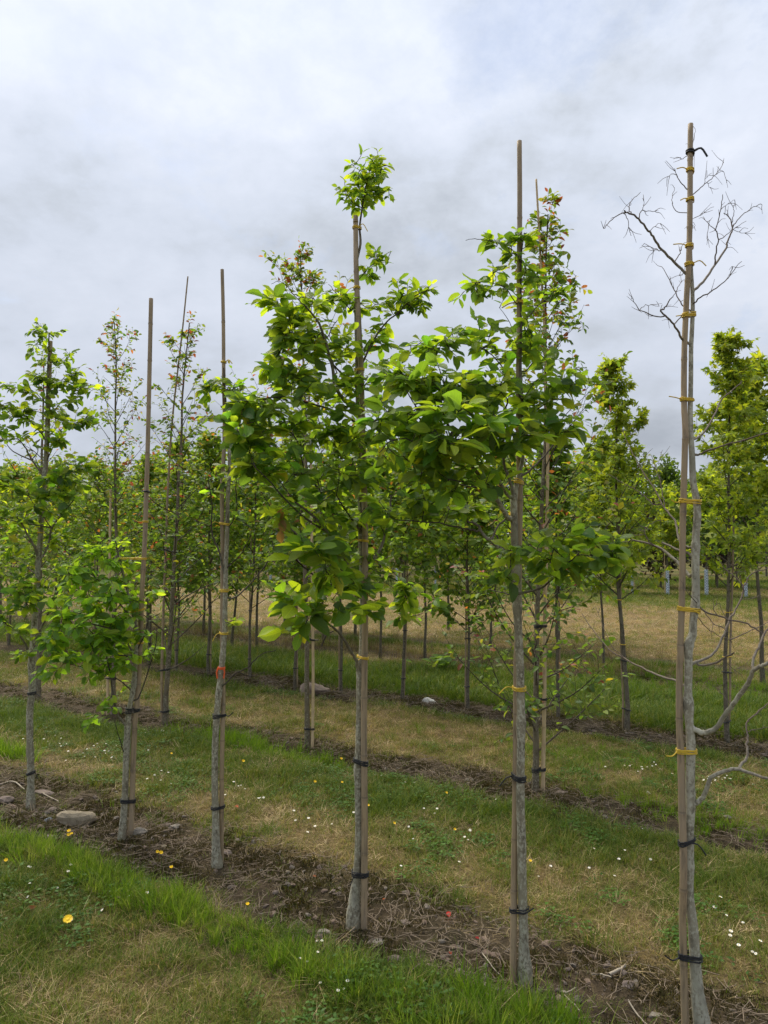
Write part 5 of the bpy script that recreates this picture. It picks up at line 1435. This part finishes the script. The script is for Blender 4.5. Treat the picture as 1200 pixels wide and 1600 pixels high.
def build_far_trees():
    pr = far_protos()
    mg, t, o_ = new_mat('mesh_guard')
    # pale plastic mesh tube: net of small holes
    tc = t.nodes.new('ShaderNodeTexCoord')
    ck = t.nodes.new('ShaderNodeTexChecker'); ck.inputs['Scale'].default_value = 22
    t.links.new(tc.outputs['Object'], ck.inputs['Vector'])
    principled(t, o_, mixc(t, ck.outputs['Fac'], (0.62, 0.68, 0.72), (0.28, 0.33, 0.38)), 0.5)
    gg = Geo()
    k = np.linspace(0.0, 0.85, 9)
    gg.tube(np.stack([0 * k, 0 * k, k], -1), 0.06 + 0.003 * np.sin(k * 40), 12, cap=True)
    guard = gg.mesh('tree_guard', mg)
    sg = Geo(); sg.tube([(0.09, 0, -.05), (0.09, 0, .7), (0.09, 0, 1.55)], 0.018, 6, cap=True)
    post = sg.mesh('guard_post', M_CANE_NEW)

    def put(x, y, v, s, label, group, guarded=False, name='orchard_tree'):
        z = float(height(x, y))
        e = thing(name, label, 'tree', (x, y, z), group)
        e.rotation_euler = (0, 0, rng.uniform(0, 6.28)); e.scale = (s, s, s * rng.uniform(.9, 1.1))
        for nm, me in zip(('trunk', 'branches', 'crown'), pr[v]):
            o = link(nm, me, e)
            if nm == 'crown': o['kind'] = 'stuff'
        if guarded: link('tree_guard', guard, e); link('post', post, e)

    # row with pale mesh guards beyond the dry grass
    c0 = 28.3
    al = -9.5
    while al < 19:
        x = al; y = c0 - SLOPE * x
        if y > 8 and abs(x / y) < 0.75 and not (8.9 < x < 9.0):
            put(x, y + rng.normal(0, .1), int(rng.choice((0, 1, 2), p=(.5, .3, .2))), rng.uniform(.78, 1.0), 'small tree in a pale mesh guard beyond the dry grass', 'guarded trees beyond the dry grass', True)
        al += rng.uniform(.8, 1.15) * (1.0 if al > 4 else 1.5)
    for px, Y, s in ((1030, 25.5, 1.0), (1118, 27, 1.05), (478, 27, .9), (745, 30, 1.0)):
        x = (px - 600) / F_PX * Y
        put(x, Y, 3, s, 'dark purple-leaved tree beyond the dry grass', 'dark purple trees', False, 'purple_tree')
    for c0, sp, s0, gp in ((33.5, 1.7, 1.0, 'fourth'), (40, 1.9, 1.15, 'b'), (47, 2.4, 1.3, 'c')):
        al = -30.0
        while al < 30:
            x = al; y = c0 - SLOPE * x
            if y > 22 and abs(x / y) < 0.7:
                put(x, y + rng.normal(0, .15), int(rng.choice((0, 1, 2), p=(.4, .45, .15))), s0 * rng.uniform(.85, 1.1), 'distant leafy orchard tree in the rows before the wood', 'distant orchard trees')
            al += sp * rng.uniform(.8, 1.2)

    # far wood: one dark mass
    lv = Leaves('far')
    tg = Geo()
    xs = np.arange(-75, 76, 3.4)
    wood = (([(0.022, 0.045, 0.012), (0.032, 0.060, 0.014), (0.045, 0.075, 0.018)], (1, 1.2, .8)))
    for row, (y0, hh) in enumerate(((63, 5.6), (69, 7.2), (77, 8.4))):
        for x in xs:
            x = x + rng.normal(0, 1.0); y = y0 + rng.normal(0, 1.6) - 0.05 * x
            h = hh * rng.uniform(.78, 1.18) + (1.6 if 20 < x < 36 else 0)
            con = (22 < x < 32 and row == 1)
            tg.tube([(x, y, -.3), (x, y, h * .5), (x, y, h * .9)], [.16, .12, .04], 5)
            for _ in range(170):
                f = rng.uniform(0.04, 1)
                rr = (h * .2 * (1.05 - f)) if con else (h * .30 * math.sin(math.pi * (0.12 + 0.86 * f)) ** .6)
                a = rng.uniform(0, 6.28); q = math.sqrt(rng.uniform(.25, 1)) * rr
                lv.add(np.array((x + q * math.cos(a), y + q * math.sin(a), f * h)), rng.normal(0, 1, 3), rng.normal(0, .6, 3) + np.array((0, -.3, .6)), rng.uniform(.45, .95), pick_col(wood) * (.7 if con else 1))
    e = thing('far_wood', 'dark green wood closing off the far end of the field', 'wood', (0, 63, 0))
    e['kind'] = 'stuff'
    o = link('trees', lv.batch('far_wood', M_SMALL, None, (0, 63, 0)), e); o['kind'] = 'stuff'
    o = link('stems', tg.mesh('far_wood_stems', M_BARK3, (0, 63, 0)), e); o['kind'] = 'stuff'


build_second_row()
build_back_rows()
build_far_trees()


# ================================================================ small things on the ground
def build_stones():
    mats = {'pale': stone_mat('pale_stone', (0.22, 0.18, 0.125), (0.32, 0.27, 0.195)), 'grey': stone_mat('grey_stone', (0.19, 0.165, 0.135), (0.29, 0.255, 0.21)),
            'mauve': stone_mat('mauve_stone', (0.145, 0.112, 0.095), (0.215, 0.175, 0.15)), 'white': stone_mat('white_stone', (0.55, 0.53, 0.48), (0.70, 0.68, 0.63)),
            'brown': stone_mat('brown_stone', (0.19, 0.145, 0.115), (0.28, 0.22, 0.175)), 'blue': stone_mat('blue_stone', (0.22, 0.24, 0.28), (0.33, 0.36, 0.40))}
    L = [(118, 1283, 52, 30, 'pale', 'large pale tan stone with a flat top by the low bushy tree'), (490, 1078, 46, 24, 'brown', 'brown rounded boulder in the third row strip'), (671, 1096, 20, 14, 'white', 'white rock at the foot of the third row'),
         (68, 1238, 28, 10, 'mauve', 'flat mauve slab of stone beside the full layered tree'), (82, 1262, 14, 9, 'mauve', 'mauve stone between the full tree and the pale stone'), (76, 1281, 11, 8, 'blue', 'small blue-grey pebble beside the large pale stone'),
         (273, 1294, 17, 10, 'grey', 'flat grey stone between the bushy tree and the sparse tree'), (218, 1308, 20, 13, 'grey', 'blocky grey stone at the foot of the bushy tree'), (10, 1252, 22, 12, 'mauve', 'mauve stone in front of the full layered tree'), (80, 1306, 22, 6, 'grey', 'thin flat grey stone in front of the large pale stone'),
         (617, 1490, 19, 14, 'mauve', None), (587, 1465, 24, 11, 'grey', None), (505, 1460, 20, 12, 'grey', None), (467, 1430, 12, 8, 'grey', None), (450, 1359, 8, 6, 'pale', None), (755, 1521, 11, 12, 'brown', None), (635, 1434, 20, 9, 'mauve', None),
         (948, 1503, 15, 12, 'mauve', None), (982, 1536, 22, 12, 'mauve', None), (902, 1560, 14, 12, 'mauve', None), (887, 1580, 16, 14, 'brown', None), (1023, 1578, 20, 9, 'grey', None), (1013, 1239, 8, 7, 'white', None), (1137, 1274, 13, 8, 'grey', None), (876, 1236, 22, 9, 'mauve', None),
         (857, 1566, 10, 12, 'brown', None), (928, 1502, 9, 6, 'grey', None), (255, 1318, 12, 7, 'pale', None), (396, 1320, 7, 8, 'grey', None), (355, 1335, 16, 8, 'mauve', None), (408, 1357, 10, 7, 'grey', None), (430, 1392, 10, 7, 'mauve', None), (520, 1395, 9, 7, 'brown', None), (690, 1470, 10, 8, 'grey', None), (835, 1560, 12, 8, 'grey', None)]
    for i, (px, py, w_, h_, m, lb) in enumerate(L):
        p = G(px, py)
        s = p[1] / F_PX
        p[2] = float(height(p[0], p[1]))
        sx, sz = w_ * s / 2, max(h_ * s * 0.42, 0.006)
        me = stone_mesh('stone', mats[m], sx * 1.25, sx * 0.75, sz * 1.3, (533 if i == 0 else 500 + i), sub=10 if w_ > 17 else 7)
        o = link('stone', me, None, (p[0], p[1], p[2] + sz * 0.35))
        o.rotation_euler = (rng.normal(0, .03), rng.normal(0, .05) - (0.14 if w_ == 52 else 0), rng.normal(0, .12))
        tag(o, lb or 'small %s stone lying on the bare soil strip' % {'mauve': 'mauve grey', 'grey': 'plain grey', 'pale': 'pale tan', 'brown': 'brown', 'white': 'white'}[m], 'stone', None if lb else 'small stones on the bare strip')


def build_flowers():
    mw = plain_mat('daisy_petals', (0.80, 0.80, 0.76), 0.6, 0.08, 80, 0.2)
    my = plain_mat('yellow_petals', (0.80, 0.52, 0.01), 0.5, 0.15, 80, 0.3)
    mst = plain_mat('flower_stem', (0.07, 0.13, 0.03), 0.6, 0.2)

    def flower(name, nl, pl, pw, cr, petal, h, cup, v):
        r = np.random.default_rng(v)
        V, F, MI = [], [], []
        tz = np.array((r.normal(0, .006), r.normal(0, .006), h))
        a3 = [0, 2.09, 4.19]
        b = 0
        V += [(0.0012 * math.cos(a), 0.0012 * math.sin(a), -0.01) for a in a3] + [tuple(tz + 0.001 * np.array((math.cos(a), math.sin(a), 0))) for a in a3]
        for j in range(3): F.append((j, (j + 1) % 3, 3 + (j + 1) % 3, 3 + j)); MI.append(0)
        til = np.array((r.normal(0, .25), -0.35 + r.normal(0, .2), 1.0)); til /= np.linalg.norm(til)
        ux = np.cross(til, (0, 1, 0.2)); ux /= np.linalg.norm(ux); uy = np.cross(til, ux)
        for q in range(nl):
            a = q * 2 * math.pi / nl + r.normal(0, .06)
            d = ux * math.cos(a) + uy * math.sin(a); s = -ux * math.sin(a) + uy * math.cos(a)
            n = len(V); cz = cup * r.uniform(.6, 1.3)
            V += [tuple(tz + d * cr * .6), tuple(tz + d * pl * .6 + s * pw / 2 + til * cz * .5), tuple(tz + d * pl + til * cz), tuple(tz + d * pl * .6 - s * pw / 2 + til * cz * .5)]
            F.append((n, n + 1, n + 2, n + 3)); MI.append(1)
        n = len(V)
        for q in range(6):
            a = q * math.pi / 3
            V.append(tuple(tz + (ux * math.cos(a) + uy * math.sin(a)) * cr + til * .0006))
        for q in range(6):
            a = q * math.pi / 3
            V.append(tuple(tz + (ux * math.cos(a) + uy * math.sin(a)) * cr * .5 + til * .003))
        for q in range(6): F.append((n + q, n + (q + 1) % 6, n + 6 + (q + 1) % 6, n + 6 + q)); MI.append(2)
        F += [(n + 6, n + 7, n + 8, n + 9), (n + 6, n + 9, n + 10, n + 11)]; MI += [2, 2]
        return mk_mesh(name, V, F, [mst, petal, my], smooth=False, midx=MI)
    D = [flower('daisy', 13, .0105, .005, .0035, mw, h, .002, 40 + i) for i, h in enumerate((.03, .042, .055, .036))]
    B = [flower('buttercup', 6, .011, .011, .003, my, h, .006, 60 + i) for i, h in enumerate((.06, .09, .12))]
    Dn = flower('dandelion', 22, .021, .007, .009, my, .05, .004, 70)
    pl = []
    for px, py, rx, ry, n in ((150, 1180, 60, 14, 22), (60, 1165, 50, 10, 8), (245, 1141, 26, 7, 14), (590, 1196, 24, 6, 9), (1010, 1203, 40, 6, 13), (1125, 1217, 45, 7, 20), (250, 1225, 30, 14, 6), (380, 1245, 40, 14, 8), (690, 1300, 70, 50, 12), (860, 1380, 60, 40, 6),
                              (1000, 1330, 60, 60, 5), (1150, 1490, 45, 18, 6), (1140, 1420, 40, 30, 4), (470, 1280, 60, 30, 7), (620, 1215, 60, 12, 7), (60, 1380, 60, 30, 8), (180, 1420, 60, 25, 5), (490, 1500, 40, 30, 5), (560, 1560, 50, 20, 4), (640, 1068, 40, 8, 6), (1160, 1100, 40, 8, 8), (420, 1170, 15, 6, 6), (1000, 1110, 30, 6, 5), (720, 1045, 60, 10, 6)):
        for _ in range(n):
            p = G(px + rng.normal(0, rx * .6), py + rng.normal(0, ry * .6))
            if p[1] < 2.2 or p[1] > 14 or masks(p[0], p[1])[0] > 0.6: continue
            pl.append(p)
    for i, p in enumerate(pl):
        p[2] = float(height(p[0], p[1]))
        o = link('daisy', D[int(rng.integers(0, 4))], None, tuple(p))
        o.rotation_euler = (0, 0, rng.normal(0, .5)); s = rng.uniform(.5, .85); o.scale = (s, s, s)
        tag(o, 'tiny white daisy flower in the mown grass', 'flower', 'daisies in the grass')
    for px, py in ((109, 1308), (114, 1319), (110, 1328), (11, 1352), (247, 1346), (253, 1352), (270, 1376), (389, 1440), (269, 1180), (381, 1206), (493, 1236), (699, 1242), (576, 1270), (712, 1298), (617, 1298), (830, 1362), (545, 1188), (534, 1182), (536, 1236)):
        p = G(px, py + 8); p[2] = float(height(p[0], p[1]))
        o = link('buttercup', B[int(rng.integers(0, 3))], None, tuple(p)); s = rng.uniform(.7, 1.05); o.scale = (s, s, s)
        tag(o, 'small yellow buttercup flower in the grass', 'flower', 'buttercups in the grass')
    p = G(107, 1455); p[2] = float(height(p[0], p[1]))
    tag(link('dandelion', Dn, None, tuple(p)), 'big yellow dandelion flower in the foreground lawn', 'flower')

    # fallen leaves
    for px, py, c, lb, g in ((702, 1432, (0.50, 0.03, 0.025), 'bright red fallen leaf on the soil strip', None), (749, 1466, (0.33, 0.03, 0.03), 'dark red fallen leaf scrap on the soil', 'red leaf scraps'), (705, 1492, (0.33, 0.05, 0.03), 'dark red fallen leaf scrap on the soil', 'red leaf scraps'),
                             (367, 1267, (0.40, 0.10, 0.04), 'orange-red fallen leaf at the edge of the lawn behind the sparse tree', None), (44, 1430, (0.26, 0.11, 0.05), 'brown fallen leaf in the foreground lawn', None), (494, 1380, (0.35, 0.13, 0.06), 'pale orange fallen leaf on the soil', 'orange leaf scraps'), (602, 1408, (0.35, 0.10, 0.04), 'pale orange fallen leaf on the soil', 'orange leaf scraps')):
        p = G(px, py); p[2] = float(height(p[0], p[1])) + .022
        lv = Leaves('broad'); a = rng.uniform(0, 6.28)
        lv.add(np.zeros(3), np.array((math.cos(a), math.sin(a), .25)), np.array((rng.normal(0, .3), -.5, 1.0)), 0.018 if g else .034, np.array(c))
        tag(link('fallen_leaf', lv.batch('fallen_leaf', M_LEAF), None, tuple(p)), lb, 'leaf', g)

    # sticks
    mk = plain_mat('dead_stick', (0.36, 0.31, 0.24), 0.85, 0.35, 60)
    for pts, w_, lb in (([(952, 1523), (968, 1515), (978, 1508)], 5.5, 'short thick grey stick on the soil before the leafless tree'), ([(883, 1550), (893, 1544), (900, 1538)], 2, 'pale thin twig by the dense tree'), ([(882, 1552), (895, 1568), (908, 1584)], 1.8, 'thin bent pale stem lying toward the lawn by the dense tree'),
                        ([(982, 1563), (997, 1580), (1018, 1598)], 2.6, 'long pale curved stem before the leafless tree'), ([(753, 1483), (765, 1503), (788, 1524)], 1.8, 'long pale stalk lying on the soil between the two middle trees'), ([(66, 1240), (80, 1246), (92, 1252)], 1.8, 'pale stalk beside the flat mauve slab'),
                        ([(925, 1524), (940, 1524), (955, 1530)], 3, 'brown stick crossing the thick grey stick'), ([(100, 1265), (105, 1269), (108, 1273)], 1.5, 'tiny twig behind the large pale stone'), ([(115, 1113), (135, 1118), (152, 1120)], 3, 'long pale stick at the cut edge of the second row'), ([(0, 1222), (20, 1226), (38, 1236)], 2.4, 'pale dead stalks by the full layered tree')):
        q = [G(a, b) for a, b in pts]
        for z in q: z[2] = float(height(z[0], z[1])) + .012
        b = q[0].copy()
        g = Geo(); pth = smooth_path(q, 4) + rng.normal(0, .001, (9, 3))
        g.tube(pth, np.linspace(1, .7, 9) * w_ / F_PX * b[1] / 2, 6, .1)
        tag(link('stick', g.mesh('stick', mk, b), None, tuple(b)), lb, 'stick')

    # pale broad-leaved weed
    p = G(690, 1052); p[2] = float(height(p[0], p[1]))
    lv = Leaves('broad')
    e = thing('weed_plant', 'pale green broad-leaved weed in the lush grass beyond the third row', 'weed', p)
    for i in range(34):
        a = rng.uniform(0, 6.28); r_ = rng.uniform(0, .38)
        q = np.array((r_ * math.cos(a), r_ * math.sin(a) * .6, .06 + rng.uniform(0, .12)))
        lv = Leaves('broad'); lv.add(np.zeros(3), np.array((math.cos(a), math.sin(a), .35)), np.array((0, -.1, 1.0)) + rng.normal(0, .2, 3), rng.uniform(.13, .2), np.array((0.12, 0.20, 0.06)))
        if i < 3: WM.append(lv.batch('leaf', M_LEAF))
        o = link('leaf', WM[i % 3], e, tuple(q)); o.rotation_euler = (0, 0, rng.uniform(0, 6.28))


WM = []
build_stones()
build_flowers()
